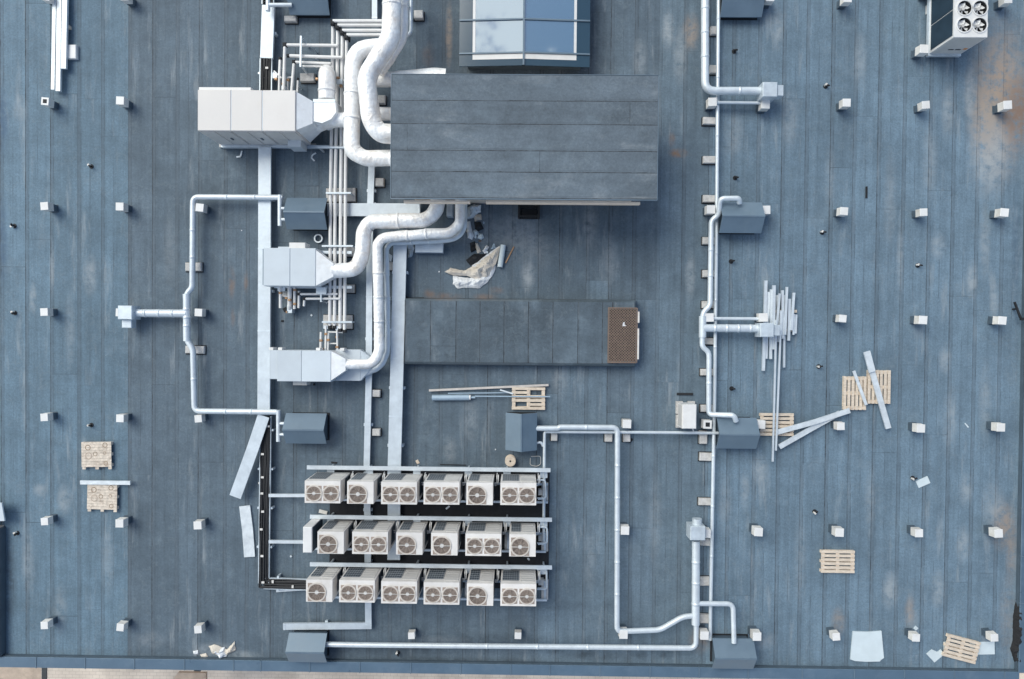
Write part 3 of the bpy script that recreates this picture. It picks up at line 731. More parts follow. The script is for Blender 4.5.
# pipework loops at the right hand ends of the racks
for pts,rn in (([(537,480),(545,480),(546,498),(538,499)],'top'),([(538,527),(547,527),(547,543),(538,544)],'middle'),([(537,569.5),(546.5,569.5),(546.8,589),(537,589)],'bottom')):
    mb=MB().tube([P(x,y,.5) for x,y in pts],.035,.1,10); b3=MB().box(*P(541,y:=sum(p[1] for p in pts)/4+3,.3).xy-Vector((.09,.1)),.1,*P(541,y,.3).xy+Vector((.09,.1)),.32)
    q=MB().tube([P(537,pts[3][1]-1,.45),P(545,pts[3][1]-1.5,.45)],.02,0,8)
    thing('pipe_loop',f'white pipe loop with valve box at the right end of the {rn} condenser row','pipe',[('pipe',M['pipe'],mb),('valve_box',M['offwhite'],b3),('branch_pipe',M['pipe'],q)],'pipe loops at the condenser rows')
# two branch pipes from the cable run to the rows
for (xa,ya,xb,yb,rn) in ((269,495.3,306,495.3,'top'),(269,541.5,304,541.8,'middle')):
    mb=MB().bar(P(xa,ya,.42),P(xb,yb,.42),.11,.08); leg=MB().bar(P((xa+xb)/2,ya,.002),P((xa+xb)/2,ya,.378),.06,.06)
    thing('pipe_duct',f'short white duct from the cable run to the {rn} row of condensers','duct',[('duct',M['pipe'],mb),('leg',M['galv'],leg)],'short ducts left of the condensers')

# ------------------------------------------------------- gabled sheet boxes
def gable(x0,y0,x1,y1,axis,zr,label,ze=None,rid=.5,extra=()):
    ze=ze or zr-.38; cx,cy=(x0+x1)/2,(y0+y1)/2; k=S(ze)
    c=P(cx,cy,(ze+zr)/2); w,d=(x1-x0)*k/2,(y1-y0)*k/2
    if axis=='X': pts=[(-d,ze),(d,ze),(d*(1-2*rid),zr)]
    else: pts=[(-w,ze),(w,ze),(w*(2*rid-1),zr)]
    body=MB().box(c.x-w*.84,c.y-d*.84,0,c.x+w*.84,c.y+d*.84,ze-.02)
    roof=MB(); L_=w if axis=='X' else d
    th=.05
    prof=[pts[0],pts[2],pts[1],(pts[1][0],pts[1][1]-th),(pts[2][0],pts[2][1]-th),(pts[0][0],pts[0][1]-th)]
    vs=[]
    for s_ in (-1,1):
        for a_,z_ in prof: vs.append((c.x+s_*L_,c.y+a_,z_) if axis=='X' else (c.x+a_,c.y+s_*L_,z_))
    fs=[[0,1,4,5],[1,2,3,4],[11,10,7,6],[10,9,8,7]]+[[i,6+i,6+(i+1)%6,(i+1)%6] for i in range(6)]
    roof.add(vs,fs)
    gb=MB(); vs=[]
    for s_ in (-1,1):
        for a_,z_ in ((pts[0][0]*.88,ze-.02),(pts[1][0]*.88,ze-.02),(pts[2][0],zr-th-.05)): vs.append((c.x+s_*w*.86,c.y+a_,z_) if axis=='X' else (c.x+a_,c.y+s_*d*.86,z_))
    gb.add(vs,[[0,1,2],[5,4,3],[0,3,4,1],[1,4,5,2],[2,5,3,0]])
    rc=MB()
    if axis=='X': rc.bar((c.x-L_,c.y+pts[2][0],zr+.004),(c.x+L_,c.y+pts[2][0],zr-.002),.05,.012)
    else: rc.bar((c.x+pts[2][0],c.y-L_,zr+.004),(c.x+pts[2][0],c.y+L_,zr-.002),.05,.012)
    fl=MB().box(c.x-w*.93,c.y-d*.93,0.002,c.x+w*.93,c.y+d*.93,.03)
    thing('shaft_housing',label,'shaft housing',[('body',M['slate_wall'],body),('roof',M['slate'],roof,[('ridge_cap',M['slate'],rc)]),('gable_end',M['slate_wall'],gb),('flashing',M['black'],fl)]+list(extra),'sheet metal shaft housings')
gable(288,-22,328,12,'X',.72,'grey gabled shaft housing cut by the top edge left of the big ducts')
gable(285,197,325.5,228.5,'X',.95,'gabled shaft housing between the two upper air handlers')
gable(284,414,325,444.5,'X',.95,'gabled shaft housing below the lowest air handler')
gable(505.5,413.5,537,451,'Y',.95,'gabled shaft housing with north south ridge above the condenser rows')
gable(722.5,-22,763.5,14,'X',.72,'blue gabled shaft housing cut by the top edge right of the skylight')
gable(721.5,201.5,763,232,'X',.95,'gabled shaft housing on the right pipe run level with the stair house')
gable(718.5,418.5,758,449.5,'X',.95,'gabled shaft housing beside a wooden pallet on the right pipe run')
gable(287,635.5,325.5,665,'X',.85,'gabled shaft housing against the south parapet at lower left')
gable(714,641,755,671.5,'X',.85,'gabled shaft housing against the south parapet at lower right')

# ------------------------------------------------------------ roof vents
def vent_parts(lid=True):
    hood=MB(); a=.135; b_=.15
    hood.add([(-b_,-b_,.27),(b_,-b_,.27),(b_,b_,.27),(-b_,b_,.27),(-a,-a,.55),(a,-a,.55),(a,a,.55),(-a,a,.55)],[[3,2,1,0],[0,1,5,4],[1,2,6,5],[2,3,7,6],[3,0,4,7],[4,5,6,7]])
    cap=MB(); cap.box(-a-.012,-a-.012,.551,a+.012,a+.012,.575,bev=.012)
    up=MB(); up.box(-.125,-.125,0,.125,.125,.27); up.box(-.15,-.15,.0,.15,.15,.012)
    return [('hood',M['offwhite'],hood,[('cap',M['white'],cap)]),('upstand',M['slate_wall'],up)]
v0=None
def vent(px,py,label,rz=0,s=1.0):
    global v0
    p=P(px,py,.55)
    if v0 is None: v0=thing('roof_vent',label,'roof vent',vent_parts(),'small white roof vents',Vector((0,0,0))); o=v0
    else: o=copy_tree(v0); o['label']=label
    o.location=(p.x,p.y,0); o.rotation_euler=(0,0,R(rz)); o.scale=(s,s,s)
    return o
cols=[('leftmost vent column',[(45,-4),(44.5,101),(44,206),(43.5,312),(43.5,417.5),(43.5,522),(43.5,626)]),
      ('second vent column from the left',[(124,-4),(120,100.5),(119.5,206.5),(119.5,312.5),(119.5,418.5),(119.5,523.5),(119.5,628)]),
      ('third vent column from the left',[(199.5,207.5),(198,312.5),(197.5,419),(197.5,525.5),(197.5,630)]),
      ('rightmost vent column',[(1008.5,-1),(1007.5,105),(1004.5,212.5),(1002.5,320.5),(1001,427.5),(998.5,533.5),(995.5,638.5)]),
      ('second vent column from the right',[(930.5,-10),(926.5,104.5),(924.5,212),(923,320),(921,428.5),(919.5,533.5),(917,638.5)]),
      ('third vent column from the right',[(848,-2),(847,102.5),(844.5,211),(843.5,318.5),(841.5,426.5),(839.5,532.5),(837,637.5)])]
for cn,lst in cols:
    for i,(x,y) in enumerate(lst):
        vent(x,y,f'white roof vent, {ORD[i]} from the top, {cn}',random.uniform(-6,6),random.uniform(.87,1.0))
for x,y,l in ((758.5,532,'small white roof vent standing alone above the lower right shaft housing'),(757,636.5,'small white roof vent touching the lower right shaft housing'),
              (712.5,102,'white roof vent at the left end of the thin pipe near the top right'),(765.5,104.5,'white roof vent under the square duct outlet near the top right'),
              (711,209.5,'white roof vent left of the shaft housing on the right pipe run'),(766,210,'white vent box at the right end of the upper right shaft housing'),
              (709.5,317.5,'white roof vent at the left end of the thin pipe by the steel bundle'),(763.5,317.5,'white roof vent above the square outlet by the steel bundle'),
              (707.5,424.5,'white roof vent with a dark hole beside the small white cabinet'),(761,424.5,'white vent box between the right shaft housing and a pallet'),
              (704.5,635.5,'white roof vent right of the thick pipe bottom near the south parapet'),(627,424,'small white roof vent above the corner where two pipes cross'),
              (625,530.5,'white roof vent beside the middle of the long vertical pipe'),(623.5,634.5,'white roof vent under the bend of the long vertical pipe'),
              (924,49,'white roof vent at the foot of the big chiller'),(706.5,533.5,'white roof vent half hidden behind the square pipe outlet'),
              (518,637,'small square roof vent above the bottom pipe, right of centre'),(411,637,'small square roof vent above the bottom pipe, left of centre'),(770,-3,'white vent cut by the top edge right of the blue shaft housing')):
    vent(x,y,l,random.uniform(-3,3),.8 if y in (637,) else 1)
for o in [q for q in COL.objects if q.get('category')=='roof vent']:
    if 'dark hole' in o['label'] or o['label']=='white roof vent, second from the top, leftmost vent column':
        if 'leftmost' in o['label']: o['label']='white roof vent with an open black top, second in the leftmost vent column'
        h_=MB().box(-.075,-.075,.576,.075,.075,.580).build('opening',M['black'],Vector((0,0,0)),o)
# little breather pipes
b0=None
def breather(px,py,label):
    global b0
    p=P(px,py,0)
    if b0 is None:
        t=MB().tube([(0,0,0),(0,0,.22),(.05,.02,.27),(.10,.03,.25)],.045,.05,10); t.cyl((0,0),.12,.0,.02,16)
        cp=MB().cyl((-.06,0),.05,.0,.19,12); cp.cyl((-.06,0),.062,.19,.215,12)
        b0=thing('breather_pipe',label,'breather pipe',[('pipe',M['black'],t),('cap',M['offwhite'],cp)],'small breather pipes',Vector((0,0,0))); o=b0
    else:
        o=copy_tree(b0); o['label']=label
        if label.startswith('black breather'):
            for ch in list(o.children):
                if ch.name.startswith('cap'): bpy.data.objects.remove(ch)
    o.location=(p.x,p.y,0); o.rotation_euler=(0,0,random.uniform(-1,1)); o.scale=(.68,.68,.68)
for x,y,l in ((825.5,86.5,'black and white breather pipe above the third right column of vents'),(822,232.5,'breather pipe just below a vent of the third right column'),(917.5,265.5,'breather pipe between the second right column vents at mid height'),
              (818.5,366.5,'breather pipe left of the pair of pallets with a metal strip'),(912.5,478,'breather pipe beside the small pale insulation offcut'),(91.5,166.5,'breather pipe between the upper vents of the two left columns'),
              (91.5,425,'breather pipe above the upper weathered pallet'),(17.5,533,'breather pipe in the lower left corner near the west parapet'),(15,313,'breather pipe at the left edge level with the west outlet'),
              (14.5,226,'breather pipe at the left edge in the upper left area'),(734,51.5,'black breather pipe below the blue housing at the top right'),(731,261.5,'black breather pipe below the right shaft housing'),(731.5,388.5,'black breather pipe below the duct by the steel bundle'),
              (814.5,511.5,'breather pipe above the single pallet lying alone at lower right'),(735,178,'black breather pipe above the right shaft housing'),(398,652.5,'pale breather pipe below the long bottom pipe'),(262,482,'breather pipe left of the open cable run')):
    breather(x,y,l)

# --------------------------------------------------------- support blocks
for x0,y0,x1,y1,l,h in ((711,26,717,34,'upper concrete block under the right pipe beside the thick duct',.16),(710,65,717,73,'second concrete block under the right pipe beside the thick duct',.16),(703.5,117,716,124,'concrete block under the right pipe just below the upper vent',.16),
        (703.5,156,716,163,'concrete block alone on the right pipe level with the stair house',.16),(703.5,195,716,202,'concrete block at the pipe arch over the right shaft housing',.16),(703,237,716,244,'concrete block first below the right shaft housing',.16),
        (703,270,716,277,'concrete block second below the right shaft housing',.16),(702.5,301,716,308,'concrete block above the pipe sleeve by the steel bundle',.16),(705,338,716.5,344.5,'concrete block below the pipe sleeve by the steel bundle',.16),
        (701,369,714,375.5,'concrete block below the thick outlet duct by the steel bundle',.16),(701,405,713,412,'concrete block right of the small white cabinet',.16),(700,431,707.5,444,'upright concrete block below the holed roof vent',.2),
        (700,453,712.5,461,'concrete block below the right shaft housing beside the pallet',.16),(699,498.5,711.5,505.5,'concrete block midway down the right pipe',.16),(701,539,711,546,'concrete block beside the square outlet of the lower right pipe',.16),
        (700.5,577.5,710,586,'concrete block behind the thick pipe at lower right',.16),(700.5,615,709.5,623.5,'concrete block lowest on the lower right pipe',.16),
        (300,73,314,81,'grey concrete block between thin pipes above the big air handler',.2),(414,10,423,18,'pale block with black end right of the big ducts',.2),
        (326,188,355,201.5,'wide concrete block under the four white pipes beside a shaft housing',.18),(345,247,354,256,'concrete block right of the four pipes at the middle air handler',.2),
        (345.5,284.5,354,292.5,'concrete block right of the four pipes below the middle air handler',.2),(323,315,352,328.5,'wide concrete block at the lower end of the four white pipes',.18),
        (375,178,383.5,186,'concrete block beside the narrow tray left of the stair house',.2),(378,95,385,103,'concrete block in the gap between the big ducts',.2),
        (372,390,380,397,'upper concrete block on the narrow tray below the lowest air handler',.2),(372,429,380,436,'lower concrete block on the narrow tray below the lowest air handler',.2),
        (551,433.5,557.5,441,'pale block at the left end of the thin horizontal pipe',.2),(605,434,612.5,442,'pale block in the middle of the thin horizontal pipe',.2),(623.5,434.5,630.5,442,'pale block with a black scrap at the pipe crossing',.2),
        (185,262.5,201,271,'concrete block under the left pipe loop above its outlet',.14),(185,346,204,353.5,'concrete block under the left pipe loop below its outlet',.14),
        (386.5,262,394,270,'concrete block between the wide tray and the slim duct',.18),(284,15.5,296,21,'white block below the shaft housing at the top left',.2),(282,290,290,297,'small pale block under the valves of the middle air handler',.15)):
    mb=MB().bpx(x0,y0,x1,y1,.0,h,.02,random.uniform(-2,2)); pad=MB().bpx(x0-1.2,y0-1.2,x1+1.2,y1+1.2,.0,.006)
    bb=mb.bbox(); pad=MB().box(bb[0]-.03,bb[2]-.04,.0,bb[1]+.03,bb[3]+.02,.012)
    for i_,v_ in enumerate(mb.v): 
        if v_.z<.013: v_.z=.013
    thing('support_block',l,'concrete block',[('block',M['concrete'],mb),('rubber_pad',M['black'],pad)],'concrete blocks under pipes and trays')

# ------------------------------------------------------------------ pipes
def pipe(name,label,pts,dpx,mtl='pipe',fil=.22,extra=(),group=None,rings=1.15,cat='pipe',z=None):
    zz=[p[2] for p in pts]; r=dpx*S(sum(zz)/len(zz))/2
    mb=MB().tube([P(*p) for p in pts],r,fil,14,rings=rings)
    if extra: return thing(name,label,cat,[('pipe',M[mtl],mb)]+list(extra),group)
    return solid(name,label,cat,M[mtl],mb,group)
G='zinc pipe runs on the roof'
# left loop
ex=[('sleeve',M['pipe'],MB().tube([P(186.5,294,.45),P(186.8,301,.45),P(186.8,334,.45),P(187,341,.45)],7*S(.45)/2,0,14,rings=.3)),
    ('branch_duct',M['pipe'],MB().tube([P(187,313.5,.45),P(132,313,.45)],8*S(.45)/2,0,14,rings=.5)),
    ('outlet_box',M['galv'],MB().bpx(117.5,305.5,132,319.5,.2,.75,.02),[('outlet_spout',M['galv'],MB().bpx(121.5,319.6,131.5,328,.25,.55,.02))])]
pipe('pipe_run','white pipe loop on the left with a west pointing outlet',[(283,197.5,.5),(193,197,.45),(192.3,288,.45),(187,293,.45),(187,341,.45),(193,348.5,.45),(194.5,411,.45),(277,412,.5)],5.6,extra=ex,group=G)
def manifold(x,y0,y1,label,stubs,xs):
    h=MB().tube([P(x,y0,.55),P(x,y1,.55)],4.6*S(.5)/2,0,12)
    st=[('stub',M['pipe'],MB().tube([P(x,s_,.55),P(xs,s_,.55)],3.4*S(.5)/2,0,10)) for s_ in stubs]
    thing('pipe_manifold',label,'pipe',[('header',M['pipe'],h)]+st,'pipe manifolds at the shaft housings')
manifold(280,195,226,'white manifold on the left side of the upper shaft housing',(208.5,219.5),287)
manifold(278.5,410,441.5,'white manifold on the left side of the lower shaft housing',(423.5,434.5),286)
# right run
pipe('pipe_run','long straight thin pipe running down the right pipe line',[(718.8,-40,.30),(716.8,200,.30),(714.5,400,.30),(710.5,612,.30),(710.3,640,.30)],3.6,group=G,rings=2.2)
ex=[('outlet_box',M['galv'],MB().bpx(763,82,777.5,96.5,.35,.95,.02),[('outlet_spout',M['galv'],MB().bpx(777.6,85,783.5,95.5,.45,.85,.01))])]
pipe('duct_run','thick white duct at top right turning to a square outlet',[(705,-40,.62),(705,91,.62),(764,91,.62)],7.8,fil=.35,extra=ex,group=G,rings=1.0,cat='duct')
pipe('thin_pipe','short thin pipe between two roof vents at the top right',[(713,102.4,.42),(763,103,.42)],3.0,group=G,rings=0)
pipe('thin_pipe','short thin pipe between two roof vents above the outlet duct',[(711,318.5,.42),(762,318.8,.42)],3.2,group=G,rings=0)
ex=[('sleeve',M['pipe'],MB().tube([P(702.7,316,.5),P(702.5,337.5,.5)],7.4*S(.5)/2,0,14)),
    ('branch_duct',M['pipe'],MB().tube([P(703,328,.52),P(762,328.5,.52)],7.8*S(.5)/2,0,14,rings=.5)),
    ('outlet_box',M['galv'],MB().bpx(760.5,323,774,337,.28,.85,.02),[('outlet_spout',M['galv'],MB().bpx(774.1,325,780,335.5,.35,.75,.01))])]
pipe('pipe_run','white pipe linking the two right shaft housings with an outlet by the steel bundle',[(739.5,203,.8),(739,198.3,.92),(720,198.5,.85),(719,215,.6),(711.3,220,.5),(710,306,.5),(703,312,.5),(702,347,.5),(709,352,.5),(708.7,414.5,.5),(734,415.2,.9),(736,421,.8)],5.2,extra=ex,group=G,fil=.16)
pipe('pipe_run','white branch pipe at the top edge joining the top left shaft housing',[(268.3,-30,.62),(268,11,.62)],4.4,extra=[('branch_pipe',M['pipe'],MB().tube([P(268.5,5,.62),P(292,5,.55)],4*S(.6)/2,0,12))],group=G,rings=0)
# lower right
ex=[('sleeve',M['pipe'],MB().tube([P(696,541,.5),P(695.6,624.5,.5)],8*S(.5)/2,0,14,rings=.9)),
    ('outlet_box',M['galv'],MB().bpx(690.5,526.5,705.5,540.5,.25,.85,.02),[('outlet_spout',M['galv'],MB().tube([P(697,518.5,.55),P(697,527,.55)],9.5*S(.5)/2,0,14))]),
    ('branch_pipe',M['pipe'],MB().tube([P(696,603.5,.5),P(733,603.8,.5),P(734,643,.6)],5*S(.5)/2,.22,12,rings=1.0))]
pipe('pipe_run','long bottom pipe from the lower left housing up to a square outlet',[(697,560,.5),(696,648,.46),(430,645.5,.44),(376,645,.44),(318,644.2,.44)],5.2,extra=ex,group=G,rings=2.2,fil=.25)
pipe('pipe_run','long vertical pipe from the condenser area housing down to the lower right',[(536,428.3,.5),(558,428.3,.5),(560,427,.5),(617.5,427.5,.5),(617,631.5,.48),(660,629.8,.48),(683,616.5,.48),(697,615.5,.48)],5.4,group=G,fil=.2,rings=1.3)
pipe('thin_pipe','long thin horizontal pipe across to the right shaft housing',[(543.5,545,.38),(544.5,431.8,.38),(620,432.2,.38),(718,433,.38),(722,433,.38)],3.0,group=G,fil=.08,rings=3)
pipe('thin_pipe','short hooked pipe on the right side of the middle shaft housing',[(536,443,.4),(541,442,.4),(543,446,.36)],2.6,group=G,rings=0)

# ------------------------------------------------------------- cable trays
def tray(name,label,pts,wpx,h,z,mtl='tray',group='flat covered cable trays',legs=True):
    mb=MB(); ps=[P(x,y,z) for x,y in pts]; w=wpx*S(z)
    for i,(a_,b_) in enumerate(zip(ps[:-1],ps[1:])):
        d=(b_-a_).normalized(); a2_=a_-d*(w/2-.001) if i>0 else a_
        mb.bar(a2_-Vector((0,0,h/2)),b_+(d*(-w/2-.001) if i<len(ps)-2 else Vector((0,0,0)))-Vector((0,0,h/2)),w,h)
    lp=MB(); jt=MB()
    for a_,b_ in zip(ps[:-1],ps[1:]):
        L_=(b_-a_).length; n=max(1,int(L_/2.0)); d=(b_-a_).normalized(); nrm=Vector((-d.y,d.x,0))
        for k in range(n):
            q=a_+d*L_*(k+.5)/n
            lp.bar(q-nrm*(w/2+.05)+Vector((0,0,-h-.03)),q+nrm*(w/2+.05)+Vector((0,0,-h-.03)),.10,.055)
            lp.bar(q-nrm*(w/2+.00)+Vector((0,0,-z+.001)),q-nrm*(w/2+.00)+Vector((0,0,-h-.058)),.07,.07); lp.bar(q+nrm*(w/2+.00)+Vector((0,0,-z+.001)),q+nrm*(w/2+.00)+Vector((0,0,-h-.058)),.09,.09)
            j=a_+d*min(L_-.05,L_*(k+1)/n-.03); jt.bar(j-nrm*(w/2+.004)+Vector((0,0,.003)),j+nrm*(w/2+.004)+Vector((0,0,.003)),.05,.008)
    return thing(name,label,'cable tray',[('cover',M[mtl],mb),('support',M['galv'],lp),('joint_strip',M['galv'],jt)],group)
tray('cable_tray','wide tray cover at top left ending above the open cables',[(268.2,5),(266.3,58)],12.5,.12,.36)
tray('cable_tray','wide tray cover running down from the big air handler on the left',[(264.5,147),(264.3,250),(263.5,413)],12.5,.12,.36)
tray('cable_tray','horizontal tray cover crossing below the four white pipes',[(327,209.5),(420,209.8)],12.8,.12,.30)
tray('cable_tray','wide tray cover descending from the stair house to the condensers',[(400,243),(394,475)],13.2,.12,.42)
tray('cable_tray','lower end of the wide tray passing between condenser rows',[(394,476),(393.6,560)],12.6,.10,.30)
tray('cable_tray','narrow tray beside the slim duct running down to the condensers',[(371.5,165),(369.8,215),(368.6,380),(366.5,470)],6.2,.10,.26)
tray('cable_tray','narrow tray at the top edge left of the widest duct',[(374.5,-30),(374.5,19)],5.2,.10,.28)
tray('cable_tray','narrow tray passing under the condenser rows to a bend at the bottom',[(366.8,472),(368.3,626),(283,626.8)],6.4,.10,.24)
# open cable runs: ladder tray full of black cables
def cables(label,pts,wpx,z,n):
    ps=[P(x,y,z) for x,y in pts]; w=wpx*S(z); lad=MB(); cb=[]
    for a_,b_ in zip(ps[:-1],ps[1:]):
        d=(b_-a_).normalized(); nrm=Vector((-d.y,d.x,0))
        for s_ in (-1,1): lad.bar(a_+nrm*s_*w/2,b_+nrm*s_*w/2,.03,.09)
        L_=(b_-a_).length; q=.2
        while q<L_: lad.bar(a_+d*q-nrm*w/2-Vector((0,0,.03)),a_+d*q+nrm*w/2-Vector((0,0,.03)),.03,.02); q+=.45
    cl=MB()
    for k in range(n):
        off=(k+.5)/n-.5; pp=[]
        for i,p in enumerate(ps):
            if i==0: d=(ps[1]-ps[0]).normalized()
            elif i==len(ps)-1: d=(ps[-1]-ps[-2]).normalized()
            else: d=((ps[i+1]-ps[i]).normalized()+(ps[i]-ps[i-1]).normalized()); d=d/ max(.5,d.length**2/2)
            nrm=Vector((-d.y,d.x,0)); pp.append(p+nrm*off*w*.9+Vector((0,0,random.uniform(0,.06))))
        full=[]
        for a_,b_ in zip(pp[:-1],pp[1:]):
            m_=max(2,int((b_-a_).length/.5))
            for j in range(m_): 
                t=j/m_; full.append(a_.lerp(b_,t)+Vector((random.uniform(-.018,.018),random.uniform(-.018,.018),random.uniform(0,.015))))
        full.append(pp[-1]); cl.tube(full,.032,.05,7)
    sd=MB()
    for a_,b_ in zip(ps[:-1],ps[1:]):
        L_=(b_-a_).length; q=.35
        while q<L_:
            t=a_.lerp(b_,q/L_); d=(b_-a_).normalized(); nrm=Vector((-d.y,d.x,0)); o_=random.uniform(-.3,.35)*w
            sd.bar(t+nrm*(o_-.05)+Vector((0,0,.10)),t+nrm*(o_+.05)+Vector((0,0,.10)),.07,.03); q+=random.uniform(.5,1.0)
    lg=MB()
    for a_,b_ in zip(ps[:-1],ps[1:]):
        L_=(b_-a_).length; d=(b_-a_).normalized(); nrm=Vector((-d.y,d.x,0)); q=.5
        while q<L_: 
            t=a_+d*q; lg.bar(t+nrm*(w/2+.05)+Vector((0,0,-z+.001)),t+nrm*(w/2+.05)+Vector((0,0,.01)),.07,.07); lg.bar(t-nrm*(w/2+.05)+Vector((0,0,-z+.001)),t-nrm*(w/2+.05)+Vector((0,0,.01)),.07,.07); q+=1.4
    tr_=MB()
    for a_,b_ in zip(ps[:-1],ps[1:]):
        tr_.bar(a_-Vector((0,0,.055)),b_-Vector((0,0,.055)),w*.97,.012)
    thing('open_cable_run',label,'cable run',[('ladder',M['galv'],lad),('cable_bundle',M['cable'],cl),('cable_tie',M['offwhite'],sd),('support_leg',M['galv'],lg),('tray_bottom',M['black'],tr_)],'open runs of black cables')
cables('open black cable run between the top left tray cover and the big air handler',[(266.3,59),(266,91)],11.5,.30,6)
cables('open black cable run at the top edge above the top left tray cover',[(268.2,-30),(268.2,4.5)],11.5,.26,5)
cables('open black cable run bending from the left tray to the bottom condenser row',[(266,416),(264,583),(309,584.5)],10.5,.26,7)
# loose covers and strips
def strip(label,pts,w,z,h=.03,mtl='metalstrip',name='metal_strip',cat='metal strip',group='loose pale metal strips',bend=0):
    mb=MB(); ps=[P(x,y,z) for x,y in pts]; k=S(z); hw=w*k/2
    lf=[];rt=[]
    for i,p in enumerate(ps):
        d=(ps[min(i+1,len(ps)-1)]-ps[max(i-1,0)]).normalized(); n_=Vector((-d.y,d.x,0)); lf.append(p+n_*hw); rt.append(p-n_*hw)
    n=len(ps); vs=[v-Vector((0,0,h)) for v in lf+rt]+lf+rt
    fs=[]
    for i in range(n-1):
        fs+=[[i,i+1,n+i+1,n+i],[2*n+i,3*n+i,3*n+i+1,2*n+i+1],[i,2*n+i,2*n+i+1,i+1],[n+i,n+i+1,3*n+i+1,3*n+i]]
    fs+=[[0,n,3*n,2*n],[n-1,3*n-1,4*n-1,2*n-1]]
    mb.add(vs,fs); return solid(name,label,cat,M[mtl],mb,group)
strip('bent tray cover slid off sideways below the left pipe loop',[(263.5,416),(252.5,449),(235,497)],12,.46,.05,'tray','tray_cover','tray cover','loose tray covers')
strip('loose white tray cover lying beside the open cable run',[(244.5,506),(247.5,530),(249.5,557)],11,.07,.05,'metalstrip','tray_cover','tray cover','loose tray covers')
strip('narrow white cover lying below the cables at the bottom condenser row',[(276,590.5),(306,588.5)],3.5,.12,.03,'metalstrip','tray_cover','tray cover','loose tray covers')
strip('small pale scrap above the middle condenser row at the left',[(319,511),(327,513)],3.5,.08,.03,'offwhite','metal_scrap','scrap','loose pale scraps')

# --------------------------------------------------- the air handling units
def mbx(x0,y0,x1,y1,z0,z1,bev=0.0): return MB().bpx(x0,y0,x1,y1,z0,z1,bev)
# large cream one
zt=1.97; parts=[]
xs=[P(x,111,zt).x for x in (197.3,231,262.3,295.7)]; y0=P(246,130.8,zt).y; y1=P(246,90,zt).y
for a_,b_ in zip(xs[:-1],xs[1:]): parts.append(('casing_section',M['ahu'],MB().box(a_+.012,y0,.28,b_-.012,y1,zt,bev=.015)))
parts.append(('base_frame',M['galv'],MB().box(xs[0]+.04,y0-.10,.10,P(346,145,.27).x,y0-.0,.27)))
parts.append(('base_frame',M['galv'],MB().box(xs[0]+.04,y1-.12,.10,xs[-1],y1-.0,.27)))
jb=MB()
for x in xs[1:-1]: jb.box(x-.011,y0+.015,.3,x+.011,y1-.015,zt-.012)
parts.append(('gasket',M['ahu_blue'],jb))
dv=MB()
for a_,b_ in zip(xs[:-1],xs[1:]):
    for t in (.04,.52): dv.box(a_+(b_-a_)*t+.02,y0-.02,.36,a_+(b_-a_)*(t+.44),y0-.001,zt-.10)
parts.append(('access_door',M['side'],dv,[('handle',M['slate_wall'],MB().box(xs[1]-.35,y0-.05,1.0,xs[1]-.3,y0-.021,1.2).box(xs[2]-.35,y0-.05,1.0,xs[2]-.3,y0-.021,1.2))]))
parts.append(('electric_box',M['ahu_blue'],MB().box(xs[2]+.50,y0-.24,.28,xs[2]+.95,y0-.021,.95)))
parts.append(('intake_hood',M['white'],MB().box(xs[0]+.02,y1+.001,.6,xs[0]+1.75,y1+.11,zt-.06,bev=.01)))
lv=MB()
for k in range(9): lv.box(xs[0]-.05,y0+.08,.45+k*.16,xs[0]+.011,y1-.08,.52+k*.16)
parts.append(('louvre',M['ahu_blue'],lv))
xb=P(313,110,1.7).x
parts.append(('transition',M['duct_sheet'],MB().frustum_x(xs[-1]+.002,y0+.05,y1-.03,.4,zt-.05,xb,y0+.32,y1-.28,.75,1.75)))
ft=MB()
for x in xs: ft.box(x-.1,y0-.05,.0,x+.1,y0+.1,.099); ft.box(x-.1,y1-.15,.0,x+.1,y1-.0,.099)
parts.append(('foot',M['concrete'],ft))
thing('air_handler','big cream air handling unit in three sections at upper left','air handler',parts)
# plenum and round duct beside it
z=1.7
pl=MB(); ring=[P(x,y,z) for x,y in ((313,101),(318,99.5),(335,99.5),(336,112),(331,119),(322,123),(313,121))]; pl.prism([(v.x,v.y) for v in ring],.85,z)
vd=MB().tube([P(326.8,100,1.35),P(327,74,1.35),P(327,73,.9),P(327,74,.3)],16.5*S(1.35)/2,.35,18,rings=.5)
hd=MB().tube([P(318,125,1.0),P(330,120,1.25),P(352,120,1.3)],14.5*S(1.3)/2,.3,16,rings=.4)
cl=MB().box(*(P(313.2,101.5,z).xy-Vector((0.0,.03))),z-.05,*(P(335,99.5,z).xy+Vector((0,.01))),z+.01)
thing('duct_plenum','silver wrapped plenum with round elbow beside the big air handler','duct',[('plenum',M['duct_sheet'],pl),('vertical_duct',M['foil'],vd),('side_duct',M['foil'],hd),('clamp_band',M['galv'],cl)])
# middle one
zt=1.25; parts=[]
xs=[P(x,267,zt).x for x in (263.3,290,315.7)]; y0=P(290,286,zt).y; y1=P(290,248,zt).y
for a_,b_ in zip(xs[:-1],xs[1:]): parts.append(('casing_section',M['ahu_blue'],MB().box(a_+.003,y0,.5,b_-.003,y1,zt,bev=.015)))
parts.append(('end_flange',M['slate'],MB().box(xs[0]-.03,y0+.03,.55,xs[0]+.004,y1-.03,zt-.02)))
xe2=P(334,270,1.1).x; yc=P(334,270.5,1.0).y
parts.append(('transition',M['duct_sheet'],MB().frustum_x(xs[-1]+.002,y0+.02,y1-.06,.55,zt-.02,xe2,yc-.22,yc+.22,.72,1.17)))
parts.append(('side_box',M['white'],MB().box(xs[0]+.85,y1+.001,.6,xs[0]+1.4,y1+.20,1.15,bev=.01)))
parts.append(('ledge',M['ahu_blue'],MB().box(xs[0]+.45,y1+.001,.55,xs[0]+.84,y1+.06,1.1)))
